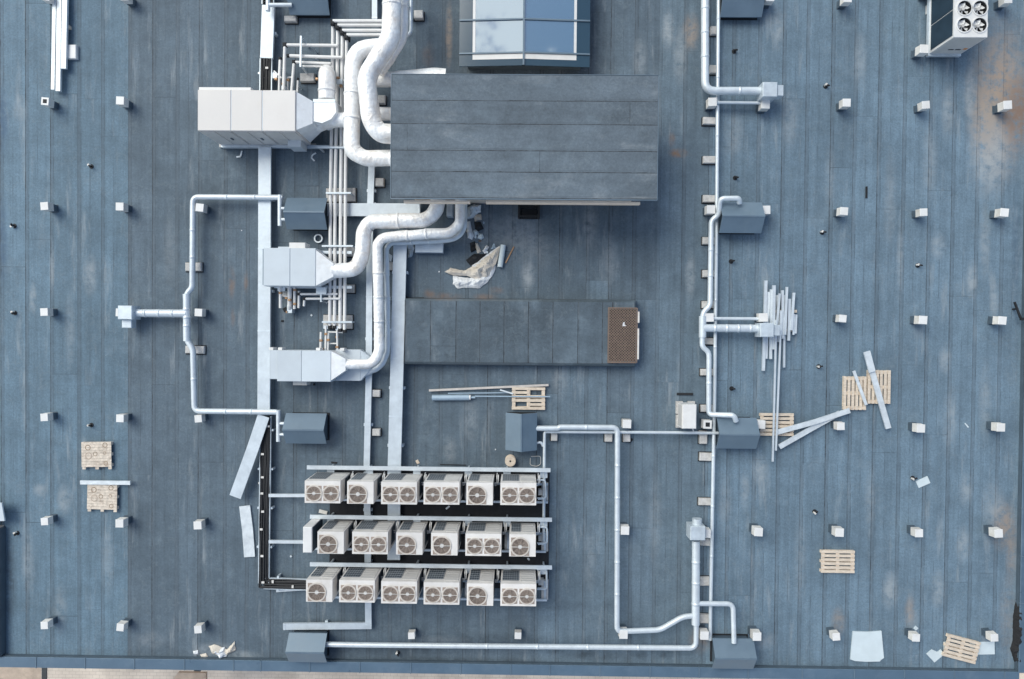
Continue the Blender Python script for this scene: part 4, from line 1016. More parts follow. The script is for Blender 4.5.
parts.append(('bottom_box',M['galv'],MB().box(xs[-1]-.15,y0-.24,.35,xs[-1]+.2,y0-.001,.7)))
fr=MB().box(xs[0]+.1,y0-.03,.4,P(352,285,.45).x,y0+.07,.49); fr.box(xs[0]+.1,y1-.1,.4,P(352,246,.45).x,y1+.0,.49)
parts.append(('base_frame',M['galv'],fr))
ft=MB()
for x in (xs[0]+.15,xs[1],xs[2]):
    for y in (y0+.05,y1-.05): ft.box(x-.06,y-.06,0,x+.06,y+.06,.399)
parts.append(('foot',M['galv'],ft))
thing('air_handler','pale blue grey air handler in the middle of the left column','air handler',parts)
# lower one
zt=1.15; parts=[]
xs=[P(x,366,zt).x for x in (269.3,277,301.5,331)]; y0=P(300,381.5,zt).y; y1=P(300,350.5,zt).y
for i,(a_,b_) in enumerate(zip(xs[:-1],xs[1:])): parts.append(('casing_section',M['ahu_blue'],MB().box(a_+.004,y0+(.07 if i==0 else 0),.3,b_-.004,y1,zt-(.05 if i==0 else 0),bev=.012)))
xe2=P(346.5,364,1.0).x; yc=P(347,364.5,.98).y
parts.append(('transition',M['duct_sheet'],MB().frustum_x(xs[-1]+.002,y0+.05,y1-.01,.62,zt-.01,xe2,yc-.20,yc+.20,.80,1.13)))
x3=P(360.5,366,.6).x; x4=P(371,366,.6).x
parts.append(('lower_casing',M['ahu_blue'],MB().box(xs[-1]+.003,y0+.0,.2,x3,y1+.03,.60,bev=.01)))
parts.append(('lower_transition',M['galv'],MB().frustum_x(x3+.002,y0+.01,y1+.02,.22,.59,x4,yc-.16,yc+.22,.3,.55)))
ca=MB()
for px in (271,280,318,342): 
    q=P(px,348.5,.9); ca.box(q.x-.07,y1+.002,.55,q.x+.07,y1+.09,.9)
parts.append(('bracket',M['white'],ca))
parts.append(('bottom_box',M['offwhite'],MB().box(xs[1]+.42,y0-.16,.3,xs[1]+.9,y0-.001,.75)))
ft=MB()
for x in (xs[0]+.3,xs[1]+.3,xs[2]+.2,xs[3]-.1):
    for y in (y0+.12,y1-.08): ft.box(x-.06,y-.06,0,x+.06,y+.06,.199 if x>xs[3] else .298)
parts.append(('foot',M['galv'],ft))
thing('air_handler','long pale blue grey air handler lowest in the left column','air handler',parts)

# ---------------------------------------------------- big wrapped ducts
def duct(label,pts,dpx,fil,rings=.9,mtl='foil',group='silver wrapped ducts',name='wrapped_duct',lift=True):
    zz=[p[2] for p in pts]; r=dpx*S(sum(zz)/len(zz))/2
    mb=MB().tube([P(*p) for p in pts],r,fil,20,rings=rings)
    # crumpled wrapping: uneven skin
    for v in mb.v:
        n=math.sin(v.x*9.1+v.y*5.3)*math.sin(v.y*7.7-v.z*6.1+v.x*2)
        v.x+=n*.016; v.y+=math.sin(v.x*6.3+v.z*8)*.016; v.z+=n*.018
    ft=MB(); ps=[P(*p) for p in pts]
    for a_,b_ in zip(ps[:-1],ps[1:]):
        if (b_-a_).length>2.0 and abs(b_.z-a_.z)<.5:
            m_=(a_+b_)/2; ft.box(m_.x-.05,m_.y-.05,0,m_.x+.05,m_.y+.05,m_.z-r+.01)
    if not ft.v:
        m_=(ps[-1]+ps[-2])/2; ft.box(m_.x-.05,m_.y-.05,0,m_.x+.05,m_.y+.05,m_.z-r+.01)
    thing(name,label,'duct',[('duct',M[mtl],mb),('stand',M['galv'],ft)],group)
duct('widest wrapped duct coming from the top edge and bending into the stair house',[(392.5,-40,2.2),(391.5,38,2.2),(366,77,2.15),(371.5,122,2.05),(380,133.5,2.0),(412,134.5,1.95)],19,.34)
duct('wrapped duct looping under the widest one and down into the stair house',[(398,46,1.35),(353,48,1.4),(351.5,150,1.45),(362,158,1.45),(415,158.5,1.45)],16.2,.7)
duct('shorter wrapped duct close beside the right of the widest duct',[(405,-40,1.55),(403.5,37,1.5),(390,60,1.45),(380,74,1.4)],9,.2)
duct('wrapped duct passing behind the stair house from under the widest duct',[(374,80,1.0),(400,79,1.0),(437,75.5,1.0),(446,75.8,1.0)],14.5,.2)
duct('short wrapped duct stub entering the stair house between the bends',[(378,114,1.0),(415,114.5,1.0)],13,.1,rings=0)
duct('wrapped duct from the middle air handler bending up to the stair house',[(333,270.5,.95),(354,270.5,.95),(362,258,.98),(363.5,231,1.0),(370,222,1.0),(428,220,1.0),(437.5,209,1.1),(438,190,1.1)],14.8,.42)
duct('long wrapped duct from the lowest air handler up to the stair house',[(346,364.5,.95),(373,363.8,.95),(379.5,352,.98),(377.3,244,1.05),(384,237,1.05),(451,232.5,1.1),(460,224,1.1),(460,190,1.1)],10.2,.33)
duct('slim lower duct following the long wrapped duct on its right',[(364,374,.42),(380,368,.45),(388,353,.5),(386.4,248,.55),(391,243,.55),(454,240,.6),(464.5,229,.6),(464.5,196,.6)],5.6,.3,mtl='pipe')
pipe('thin_pipe','thin white pipe along the right of the widest duct ending in a bend',[(411.5,-30,.9),(411,32,.9),(406,37,.9),(401,38,.9)],3.4,group=G,fil=.1,rings=0)

# ----------------------------------------------- white insulated pipe racks
def elbow(p,r): return MB().box(p.x-r*1.3,p.y-r*1.3,p.z-r*1.2,p.x+r*1.3,p.y+r*1.3,p.z+r*1.2)
names=['outermost','second','third','innermost']
for i,(xv,yt,xh) in enumerate(((333,21,336),(337.8,25.3,340),(342.5,30.5,345),(346.8,35,350))):
    zv=.50+.05*i; zl=.5
    r=3.4*S(zl)/2
    up=MB().tube([P(382,yt,.75),P(xv,yt,.75)],3.4*S(.7)/2,0,10)
    lo=MB().tube([P(xv,yt+2.5,.62),P(xv-.7,85,.5),P((330.5,335,340.7,345.4)[i],200,.5),P((329.8,334.6,340,344.6)[i],(326,326,329,330)[i],.5)],r,0,10)
    el=MB(); q=P(xv,yt+1.5,.7); el.box(q.x-.075,q.y-.11,.48,q.x+.075,q.y+.075,.80,bev=.03)
    e2=MB(); q=P((329.8,334.6,340,344.6)[i],(327,327,330,331)[i],.5); e2.box(q.x-.06,q.y-.06,.42,q.x+.06,q.y+.06,.56,bev=.02)
    thing('insulated_pipe',f'long white insulated pipe with black elbow, {names[i]} of the four running down from the top','pipe',[('upper_pipe',M['white'],up),('lower_pipe',M['white'],lo),('elbow',M['black'],el),('end_elbow',M['black'],e2)],'four parallel white insulated pipes')
for y,l,x0,x1 in ((147.5,'upper strut below the big air handler',318,348),(193,'strut on the wide concrete block',326,351),(246,'strut above the middle air handler',322,353),(322,'strut on the lowest wide concrete block',322,352)):
    mb=MB().bar(P(x0,y,.60),P(x1,y,.60),.06,.05); lg=MB()
    for x in (x0+1,x1-1): q=P(x,y,.6); lg.box(q.x-.025,q.y-.025,.18 if y in(193,322) else 0.0,q.x+.025,q.y+.025,.574)
    thing('pipe_strut',f'steel cross bar over the four white pipes, {l}','strut',[('bar',M['galv'],mb),('leg',M['galv'],lg)],'struts over the white pipes')
# branch pipes above and below the air handlers
def ipipe(label,pts,d=3.2,ends=True,mt='white'):
    r=d*S(.5)/2; ps=[P(*p) for p in pts]; mb=MB().tube(ps,r,.05,10)
    el=MB()
    for q in ps[1:-1]: el.box(q.x-r*1.25,q.y-r*1.25,q.z-r*1.2,q.x+r*1.25,q.y+r*1.25,q.z+r*1.2,bev=.02)
    if not el.v: q=ps[0]; el.tube([q,q+(ps[1]-q).normalized()*.09],r*1.2,0,10)
    lg=MB(); m_=ps[0].lerp(ps[1],.5); lg.box(m_.x-.02,m_.y-.02,0,m_.x+.02,m_.y+.02,m_.z-r+.005)
    thing('insulated_pipe',label,'pipe',[('pipe',M[mt],mb),('elbow',M['black'],el),('leg',M['galv'],lg)],'short white insulated branch pipes')
ipipe('white branch pipe topmost of those above the big air handler',[(338,45.5,.66),(285,45,.66),(283.5,90,.6)])
ipipe('white straight branch pipe second from the top above the big air handler',[(287,55.7,.72),(342.5,57.5,.72)])
ipipe('white branch pipe third from the top above the big air handler',[(331,63.5,.62),(294,62,.62),(291.5,92,.55)],2.8)
ipipe('white short branch pipe ending by the round plenum duct',[(300,66,.55),(332,66.5,.55)],2.2)
ipipe('white short upright branch pipe beside the open cables at top left',[(280.3,57.5,.5),(279.5,76,.5)],3)
ipipe('thin pale branch pipe joining the big air handler from above',[(298,78,.45),(297.2,92,.45)],2)
ipipe('white branch pipe upper of two below the middle air handler',[(337.5,294,.55),(299,294.2,.55),(298.6,308,.5)],2.4)
ipipe('white branch pipe lower of two below the middle air handler',[(340,298.6,.58),(304.5,298.8,.58),(304,306,.5)],2.4)
mb=MB().bar(P(301,36,.86),P(300.5,67,.86),.06,.05); lg=MB()
for y in (37,66): q=P(301,y,.86); lg.box(q.x-.025,q.y-.025,0,q.x+.025,q.y+.025,.834)
thing('pipe_strut','steel strut crossing the thin branch pipes above the big air handler','strut',[('bar',M['galv'],mb),('leg',M['galv'],lg)],'struts over the white pipes')
mb=MB().bar(P(321,285,.66),P(321,302,.66),.05,.05); q=P(321,301,.6); lg=MB().box(q.x-.025,q.y-.025,0,q.x+.025,q.y+.025,.634)
thing('pipe_strut','small steel strut over the two branch pipes below the middle air handler','strut',[('bar',M['galv'],mb),('leg',M['galv'],lg)],'struts over the white pipes')
# valve groups
def valves(label,tubes,boxes,fits):
    tb=MB(); [tb.tube([P(*p) for p in t],r*S(.4)/2,.04,9) for t,r in tubes]
    bx=MB(); [bx.bpx(*b_) for b_ in boxes]
    fi=MB()
    for x,y,z_ in fits: q=P(x,y,z_); fi.box(q.x-.05,q.y-.04,z_-.06,q.x+.05,q.y+.04,z_+.05,bev=.015)
    lg=MB(); t=tubes[0][0]; q=P(*t[0]).lerp(P(*t[1]),.5); lg.box(q.x-.02,q.y-.02,0,q.x+.02,q.y+.02,q.z-.03)
    thing('valve_group',label,'valves',[('pipe',M['white'],tb),('pump_body',M['galv'],bx),('fitting',M['copper'],fi),('leg',M['galv'],lg)],'valve groups at the air handlers')
valves('cluster of valves and pumps below the middle air handler',
    [([(280.5,286,.5),(280.5,308,.45)],3.2),([(289.8,285,.5),(289.5,306,.45),(290,310,.3)],4.4),([(294.7,285,.5),(294.6,309,.45)],3),([(284,296,.5),(289,297,.5)],2),([(299,291,.5),(299,306,.5)],2.4)],
    [(277.5,286.5,285,291,.1,.5),(287,305,292,313,.1,.4)],[(280.5,293,.5),(286.5,298,.5),(289.7,300,.55),(294.7,304,.52),(295,290,.5),(287.5,312,.35)])
valves('cluster of thin pipes and valves above the lowest air handler',
    [([(321,332,.5),(320.5,350,.45)],2.4),([(326,326,.5),(325.5,350,.45)],2.2),([(328.5,333,.5),(328,350,.45)],1.8),([(337,330,.5),(337.5,350,.45)],2.0),([(328,332,.45),(343,332.3,.45)],1.8),([(329,343.5,.4),(338,343.5,.4)],1.6)],
    [(323.5,325.5,328,329,.3,.5),(335.5,326,340,330,.3,.5)],[(321,340.5,.5),(326,334,.5),(328.3,340,.5),(337,337,.45),(322,349,.5),(337.2,347,.45)])
valves('cluster of thin pipes and valves joining the big air handler from above',
    [([(279.5,75,.5),(279,92,.45)],2.4),([(274,71,.5),(281.5,78,.5)],1.8),([(288,77,.45),(287.5,92,.4)],1.6),([(288,77.5,.45),(292,77.2,.45)],1.6)],
    [(272.5,73,277,78,.2,.5),(281.5,86,285.5,91,.2,.55)],[(283.5,84,.6),(288,80,.45),(276,79,.5),(317,79,.5)])
valves('silver valve knot where the plenum duct meets the four pipes',
    [([(336,78,.7),(343,84,.7)],2.2),([(337,86,.65),(344,80,.65)],2.0)],[(336.5,79,342,84,.4,.8)],[(338,78,.8),(341,86,.8)])

# ----------------------------------------------------------------- chiller
zt=1.62; zb=.28; parts=[]
cx0,cx1=P(954,20,zt).x,P(987.7,20,zt).x; cy0=P(970,37.2,zt).y; cy1=P(970,-62,zt).y
bx0=P(931.5,30,zb).x; 
fx=[P(964.5,0,zt).x,P(980,0,zt).x]; fys=[25,8,-9,-26,-43]
top=MB(); fr=7.0*S(zt)
edges=[cy0]+[P(970,(a_+b_)/2,zt).y for a_,b_ in zip(fys[:-1],fys[1:])]+[cy1]
xm=(fx[0]+fx[1])/2
fans=[]
for j,fy in enumerate(fys):
    yy=P(970,fy,zt).y
    for xa,xb,fxx in ((cx0,xm,fx[0]),(xm,cx1,fx[1])):
        hole_plate(top,xa,xb,edges[j],edges[j+1],(fxx,yy),fr,zt)
        w_=fan_parts((fxx,yy),fr,zt,6,M['steel_white'],.3,False); w_[0]=('fan_well',M['black'],w_[0][2]); fans+=w_
        rg=MB().ring((fxx,yy),fr-.004,fr+.03,zt+.002,zt+.03,28); fans.append(('fan_ring',M['white'],rg))
parts.append(('top_panel',M['white'],top))
body=MB(); body.add([(cx0,cy0,zb),(cx1,cy0,zb),(cx1,cy1,zb),(cx0,cy1,zb),(cx0,cy0,zt),(cx1,cy0,zt),(cx1,cy1,zt),(cx0,cy1,zt)],[[0,1,5,4],[1,2,6,5],[2,3,7,6],[3,0,4,7],[3,2,1,0]])
parts.append(('casing',M['white'],body))
ys_=[cy0+.06]+[P(970,y,zt).y for y in (9,-26)]+[cy1-.06]
for a_,b_ in zip(ys_[:-1],ys_[1:]): parts.append(('coil_panel',M['dark_blue'],MB().box(cx0-.02,a_+.02,zb+.1,cx0-.001,b_-.02,zt-.06)))
parts.append(('end_panel',M['side'],MB().box(cx0+.05,cy0-.015,zb+.05,cx1-.05,cy0-.001,zt-.06),
   [('print_mark',M['ink'],MB().box(cx0+.42,cy0-.019,.62,cx0+.60,cy0-.0155,.70).box(cx0+.66,cy0-.019,.62,cx0+.84,cy0-.0155,.70)),('print_dot',M['orange'],MB().box(cx0+.90,cy0-.019,.66,cx0+1.02,cy0-.0155,.78))]))
rl=MB(); rl.box(cx0-.04,cy0-.08,zb-.13,cx0+.05,cy1,zb-.002); rl.box(cx1-.12,cy0-.08,zb-.13,cx1,cy1,zb-.002); rl.box(cx0+.05,cy0-.08,zb-.12,cx1-.12,cy0+.05,zb-.002)
parts.append(('base_rail',M['galv'],rl))
ft=MB()
for x in (cx0,cx1-.08):
    for y in (cy0+.2,(cy0+cy1)/2,cy1-.3): ft.box(x-.0,y-.15,0,x+.1,y+.15,zb-.131)
parts.append(('foot',M['concrete'],ft))
thing('chiller','big white chiller with rows of black and white fans at top right','chiller',parts+fans)

# small white cabinet on blocks
blk=[('foot_block',M['concrete'],mbx(676.5,401.5,683,414,0,.16,.01)),('foot_block',M['concrete'],mbx(676.5,415,683,428,0,.16,.01)),('foot_block',M['concrete'],mbx(688,401.5,695,427,0,.16,.01))]
cab=mbx(682.5,404.5,696.5,428.8,.17,.85,.02); bb=cab.bbox()
thing('small_cabinet','small white outdoor unit on pale blocks left of the right pipe line','air conditioner',blk+[('casing',M['white'],cab),('side_grille',M['side'],MB().box(bb[0]-.015,bb[2]+.06,.25,bb[0]-.001,bb[3]-.06,.8)),('cable',M['white'],MB().tube([(bb[1]-.05,bb[2],.5),(bb[1]+.05,bb[2]-.2,.3),tuple(P(701,433,.4))],.02,.1,8))])
solid('flashing_scrap','dark sliver of flashing between upper vents on the right side','flashing',M['black'],mbx(865.8,186.5,867.6,198,.004,.03))
solid('flashing_scrap','dark flat flashing scrap lying above the small white cabinet','flashing',M['black'],mbx(677,393,693,395.2,.004,.05))

# ------------------------------------------------------------------ pallets
p0=None
def pallet_parts(mt,solidtop=False,w=1.2,d=.8,missing=None):
    n=9 if solidtop else 6
    gap=.008 if solidtop else .045
    bw=(d-gap*(n-1))/n; dk=MB()
    for k in range(n):
        y0_=-d/2+k*(bw+gap)
        if missing and k in missing:
            xa,xb=missing[k]; dk.box(xa*w,y0_,.115,xb*w,y0_+bw,.14)
        else: dk.box(-w/2,y0_,.115,w/2,y0_+bw,.14)
    tp=[('deck',M[mt],dk)]
    st=[]
    for x in (-w/2+.07,0,w/2-.07): st.append(('stringer',M[mt],MB().box(x-.06,-d/2-(.09 if solidtop else 0),.09,x+.06,d/2,.114)))
    bl=[]
    for x in (-w/2+.07,0,w/2-.07):
        for y in (-d/2+.06,0,d/2-.06): bl.append(('block',M[mt],MB().box(x-.06,y-.055,.024,x+.06,y+.055,.089)))
    bt=[]
    for y in (-d/2+.06,0,d/2-.06): bt.append(('bottom_board',M[mt],MB().box(-w/2,y-.05,.002,w/2,y+.05,.023)))
    if solidtop:
        for cx_,cy_,r_ in ((-.3,.25,.10),(-.28,-.05,.13),(-.04,.02,.08),(.32,.34,.09),(.34,-.32,.08),(.30,.05,.06)):
            st.append(('stain_ring',M['dirt'] if r_>.1 else M['rust'],MB().ring((cx_,cy_),r_*.72,r_,.1405,.1425,20)))
    return tp+st+bl+bt
pal={}
def pallet(px,py,rz,label,kind='new'):
    p=P(px,py,.14)
    if kind not in pal:
        o=thing('pallet',label,'pallet',pallet_parts('oldwood' if kind=='old' else 'wood',kind=='old',1.08 if kind=='old' else 1.19,.9 if kind=='old' else .80,{1:(-.02,.5),4:(-.5,.02)} if kind=='broken' else None),'wooden pallets on the roof',Vector((0,0,0))); pal[kind]=o
    else: o=copy_tree(pal[kind]); o['label']=label
    o.location=(p.x,p.y,.0); o.rotation_euler=(0,0,R(rz)); return o
pallet(777,424.5,0,'pallet partly under the right shaft housing with two long poles across')
pallet(855,393.2,90,'pallet with a narrow metal strip across, left of a close pair')
pallet(879.3,387,90,'pallet under the long slanted metal strip, right of a close pair')
pallet(838,561.8,0,'empty pale pallet lying alone in the lower right area')
pallet(962,649.3,-14,'tilted pallet on a pale sheet near the south parapet')
pallet(528.5,398.5,0,'small broken pallet with missing boards above the middle shaft housing','broken')
pallet(96.3,454.5,1,'weathered solid pallet with round stains, upper of two at lower left','old')
pallet(102,497,-1,'weathered solid pallet under a white rod, lower of two at lower left','old')
# ring stains of pots stay on the wood: thin rings
mb=MB().bar(P(80.5,482.3,.2),P(130.5,482.8,.2),.14,.06)
solid('white_rod','white square rod lying along the top of the lower weathered pallet','rod',M['metalstrip'],mb)
# ------------------------------------------------------- steel profiles etc.
def pole(label,a_,b_,w,z,mtl='pipe',h=None,name='steel_profile',cat='steel profile',group='bundle of steel profiles'):
    k=S(z)*w; mb=MB().bar(P(*a_,z),P(*b_,z),k,h or k*.8)
    return solid(name,label,cat,M[mtl],mb,group)
px=lambda x,y:(690+x/6.175,270+y/6.175)
lst=[((468,65),(452,622),2.8,.16),((484,135),(470,548),2.2,.13),((501,120),(497,550),2.6,.19),((518,95),(512,490),3.0,.24),((539,155),(546,445),2.4,.17),((553,145),(536,330),2.2,.26),
     ((570,125),(574,425),2.4,.2),((583,155),(580,602),2.0,.14),((598,105),(586,400),2.2,.25),((613,178),(608,436),2.6,.16),((641,140),(625,372),2.4,.2),((642,272),(638,400),1.8,.15),((656,275),(651,392),1.8,.15),((563,250),(560,400),2.4,.28)]
desc=['leftmost and long','second from the left','third from the left','fourth from the left, wide','fifth from the left','sixth from the left, short','seventh from the left','eighth from the left, reaching lowest','ninth from the left','fifth from the right','third from the right, slanted','second from the right, short','rightmost and short','short, topmost in the middle']
for (a_,b_,w,z),d in zip(lst,desc):
    pole(f'pale steel profile in the outlet side bundle, {d}',px(*a_),px(*b_),w,z)
pole('very long thin steel profile crossing the pallet, left and longer of two',(776.3,320),(772.6,461.5),1.7,.32)
pole('very long thin steel profile crossing the pallet, right and shorter of two',(780.6,330),(775.8,450.5),1.7,.32)
for y,l in ((311,'upper wooden batten under the bundle of steel profiles'),(330,'lower wooden batten under the bundle of steel profiles')):
    pole(l,(764,y),(796.5,y+.3),2.8,.045,'wood',.085,'wood_batten','batten','battens under the steel bundle')
strip('long pale metal strip from the pallet up to the right, upper of two',[(777,432.3),(815,422),(850,410.5)],5,.30,.06)
strip('long pale metal strip rising to the pair of pallets, lower of two',[(779.5,447),(812,428.5),(840,413)],5,.22,.05)
strip('narrow metal strip slanting across the left pallet of the pair',[(854,371),(866.5,405)],2.8,.22,.05)
strip('long wide metal strip slanting across the right pallet of the pair',[(868.5,358),(888.8,428.5)],5.4,.24,.06)
strip('short wide metal strip on top of the slanting one above the pallets',[(867,351.5),(872.5,372)],6.6,.30,.05)
for i,(xa,xb,ya,yb,w,l) in enumerate(((55.8,53.5,-30,90,3.6,'long white profile at the top left, leftmost of three'),(60.5,58.7,-30,91.5,4.6,'long white profile at the top left, middle of three'),(66.2,64.2,-30,69,5.0,'shorter white profile at the top left, rightmost of three'))):
    pole(l,(xa-.1,ya),(xb,yb),w,.20,'metalstrip',.10,'white_profile','steel profile','white profiles at the top left')
mb=mbx(67,44.5,76,58.5,.0,.14,.02); solid('white_block','white block beside the three white profiles at top left','block',M['white'],mb)
solid('wood_trestle','low wooden trestle carrying the three white profiles','trestle',M['wood'],mbx(53,25,69,28,.0,.148))
# around the middle
pole('long pale wooden pole lying below the low plinth',(429,390.4),(548.5,385),2.1,.10,'pole',.05,'wood_pole','pole',None)
pole('thin grey rod under the long wooden pole, upper of two',(448,393.3),(520,392.6),1.0,.04,'bluecyl',.025,'thin_rod','rod','thin rods by the broken pallet')
pole('thin grey rod reaching across the broken pallet, lower of two',(475,396.2),(550,396.6),1.0,.17,'bluecyl',.025,'thin_rod','rod','thin rods by the broken pallet')
pole('short pale slat leaning on the broken pallet',(500,389.8),(513,393.8),1.4,.15,'metalstrip',.03,'short_slat','slat',None)
cy=MB().tube([P(432.2,397.7,.11),P(469,397.4,.11)],6*S(.1)/2,0,18); cp=MB(); a_=P(469,397.4,.11); cp.tube([a_,a_+Vector((.06,0,0))],.095,0,16); nz=MB().tube([a_+Vector((.06,0,0)),a_+Vector((.22,.0,0))],.04,0,12)
thing('gas_cylinder','blue grey cylinder with white collar lying left of the broken pallet','cylinder',[('body',M['bluecyl'],cy),('collar',M['white'],cp),('nozzle',M['bluecyl'],nz)])
c=P(510.3,461.3,.3); fl=MB().cyl(c.xy,.19,.26,.29,28); hb=MB().cyl(c.xy,.09,.03,.26,20); bt=MB().cyl(c.xy,.19,.0,.03,28); ho=MB().cyl(c.xy,.035,.291,.296,14); rg=MB().ring(c.xy,.155,.165,.2905,.294,28)
thing('cable_reel','round wooden cable reel below the middle shaft housing','cable reel',[('flange',M['wood'],fl,[('hole',M['black'],ho),('groove',M['oldwood'],rg)]),('drum',M['wood'],hb),('flange',M['wood'],bt)])
lp=MB().tube([P(x,y,.03) for x,y in ((530.5,458),(530,465),(537,466.5),(541,464),(540.5,456),(531,456.5))],.012,.08,6); solid('wire_loop','thin wire loop lying beside the cable reel','wire',M['offwhite'],lp)
lp=MB()
c=P(318.5,238.5,.05); lp.ring(c.xy,.11,.16,.003,.09,24); solid('coil_ring','small round coil lying below the upper shaft housing','coil',M['pipe'],lp)
# ------------------------------------------------------ sheets and scraps
def sheet(label,pts,z0,z1,mtl='styro',name='insulation_sheet',cat='sheet',group='pale loose sheets',warp=0):
    q=[P(x,y,z1) for x,y in pts]; mb=MB().prism([(v.x,v.y) for v in q],z0,z1); return solid(name,label,cat,M[mtl],mb,group)
sheet('large pale square sheet near the south parapet with ragged lower edge',[(853,631.5),(868,632),(881.5,631),(884,658),(881,660),(880,661.5),(866,661.8),(855,661),(850.5,659.5)],.003,.05)
sheet('notched pale offcut left of the tilted pallet',[(926.5,654),(932,649.5),(937.5,652),(941,649.5),(944.2,654.5),(934.5,662.5)],.003,.03)
sheet('tiny pale diamond scrap above the notched offcut',[(916,626),(918.5,628.3),(916,630.8),(913.5,628.5)],.003,.03)
sheet('pale rectangular sheet sticking out right of the tilted pallet',[(970,642.2),(994.5,641.5),(994.8,654.3),(971,654.8)],.003,.012)
sheet('pale strip showing at the left side of the tilted pallet',[(943.5,642),(949,641),(947.5,650),(943.5,650)],.003,.012)
sheet('small pale rectangular offcut in the right area',[(916,481.5),(927.5,476.3),(930.5,483),(919,488)],.003,.04)
sheet('thin white sliver right of the small offcut',[(964.5,423.5),(965.5,423),(969,427),(968,427.8)],.003,.02)
# crumpled tarp
from mathutils import geometry, noise as mnoise
def crumple(pts,cx,cy,n,hmax,seed,z0=.01,step=.075):
    rnd=random.Random(seed); poly=[P(x,y,0).to_2d() for x,y in pts]; base=[]
    for i,p in enumerate(poly):
        q=poly[(i+1)%len(poly)]; m_=max(1,int((q-p).length/step))
        for k in range(m_): base.append(p.lerp(q,k/m_)+Vector((rnd.uniform(-.012,.012),rnd.uniform(-.012,.012))))
    nb=len(base); edges=[(i,(i+1)%nb) for i in range(nb)]
    x0=min(v.x for v in base);x1=max(v.x for v in base);y0=min(v.y for v in base);y1=max(v.y for v in base)
    def inside(v):
        c=False
        for i in range(nb):
            a_,b_=base[i],base[(i+1)%nb]
            if (a_.y>v.y)!=(b_.y>v.y) and v.x<(b_.x-a_.x)*(v.y-a_.y)/(b_.y-a_.y)+a_.x: c=not c
        return c
    def edist(v): return min((geometry.intersect_point_line(v,base[i],base[(i+1)%nb])[0].to_2d()-v).length if 0<=geometry.intersect_point_line(v,base[i],base[(i+1)%nb])[1]<=1 else (base[i]-v).length for i in range(nb))
    ins=[]; y=y0
    while y<y1:
        x=x0
        while x<x1:
            v=Vector((x+rnd.uniform(-.3,.3)*step,y+rnd.uniform(-.3,.3)*step))
            if inside(v) and edist(v)>step*.35: ins.append(v)
            x+=step
        y+=step
    r=geometry.delaunay_2d_cdt(base+ins,edges,[list(range(nb))],1,1e-5)
    vs=[]; w_=min(x1-x0,y1-y0)
    for v in r[0]:
        e=min(1,edist(v)/(w_*.22)); q=Vector((v.x*2.3+seed*3.1,v.y*2.3,seed))
        f=1-abs(mnoise.fractal(q,1.0,2.0,3))*1.6
        vs.append((v.x,v.y,z0+hmax*(.10+.90*e*max(.12,.25+.75*f))))
    mb=MB(); mb.add(vs,[list(f) for f in r[2]])
    k=len(r[0]); mp={}
    low=[(v.x,v.y,z0-.004) for v in base]
    mb.add(low,[list(range(nb))])
    for i in range(nb):
        a_,b_=base[i],base[(i+1)%nb]
        mb.add([(a_.x,a_.y,z0-.004),(b_.x,b_.y,z0-.004),(b_.x,b_.y,z0+hmax*.10),(a_.x,a_.y,z0+hmax*.10)],[[0,1,2,3]])
    return mb
o1=crumple([(445,272),(451,268),(464,271),(475,265),(490,254),(500,246.5),(497,262),(489,276),(478,280),(467,276),(453,275.5)],482,268,1,.34,3,.05)
o2=crumple([(453,276),(470,278),(484,274),(497,261),(494.5,272),(488,282),(480,288.5),(465,288),(458,288.5),(453,284)],474,282,1,.22,5)
o3=crumple([(472,266),(484,257),(499.5,246),(498,249),(487,259),(475,270)],485,258,1,.42,8)
thing('crumpled_tarp','crumpled cream and white tarp lying in front of the stair house','tarp',[('tarp',M['tarp'],o1),('white_fold',M['sheet'],o2),('hem',M['sheet'],o3)])
mb=MB().tube([P(503.3,245,.12),P(500,267,.12)],5.4*S(.1)/2,0,16); solid('white_roll','short white roll beside the crumpled tarp','roll',M['styro'],mb)
solid('dark_plank','dark folded plank heap behind the crumpled tarp','plank',M['black'],crumple([(466,260),(474,254),(486,254),(480,262),(470,266)],475,260,1,.2,11))
strip('thin rusty rod right of the white roll',[(505.5,263),(514,246.5)],1.2,.04,.03,'copper','rusty_rod','rod',None)
deb=[('crumpled silver foil by the duct end at the stair house',[(467,208),(475,204),(480,211),(474,218),(467,219)],'metalstrip',.35),('bright white box scrap at the stair house wall',[(473,205),(481,205),(481,212),(475,214)],'sheet',.25),
     ('tan board scrap below the bright box scrap',[(473,215),(481,214),(481.5,220),(475,221.5)],'wood',.12),('long white rag down the debris heap',[(467,222),(470,221),(474,236),(472,240),(467.5,238)],'sheet',.2),
     ('round pale bag in the debris heap',[(478,234),(483,234),(484.5,238),(481,240),(477.5,238.5)],'styro',.28),('dark bag at the top of the debris heap',[(474,222),(481,222),(484,229),(476,232)],'black',.2),('tan stick scrap at the foot of the debris heap',[(475,243),(478,243.5),(481,252),(477,253.5)],'tarp',.12),
     ('white rag right of the tan stick',[(482,251),(487,245),(489,247),(485,254)],'sheet',.18),('grey foil piece above the white roll',[(491,249),(494,243),(496.5,248)],'bluecyl',.15),('dark rag at the left of the debris heap',[(470,243),(475,241),(476,250),(471,252.5)],'black',.18),('small pale rag between the dark bags',[(473,231),(477,229),(479,234),(475,236)],'styro',.2)]
for i,(l,pts,mt,h) in enumerate(deb):
    cx=sum(p[0] for p in pts)/len(pts); cy_=sum(p[1] for p in pts)/len(pts)
    solid('debris_scrap',l,'debris',M[mt],crumple(pts,cx,cy_,1,h,20+i,.012),'debris heap at the stair house')
rc=random.Random(5)
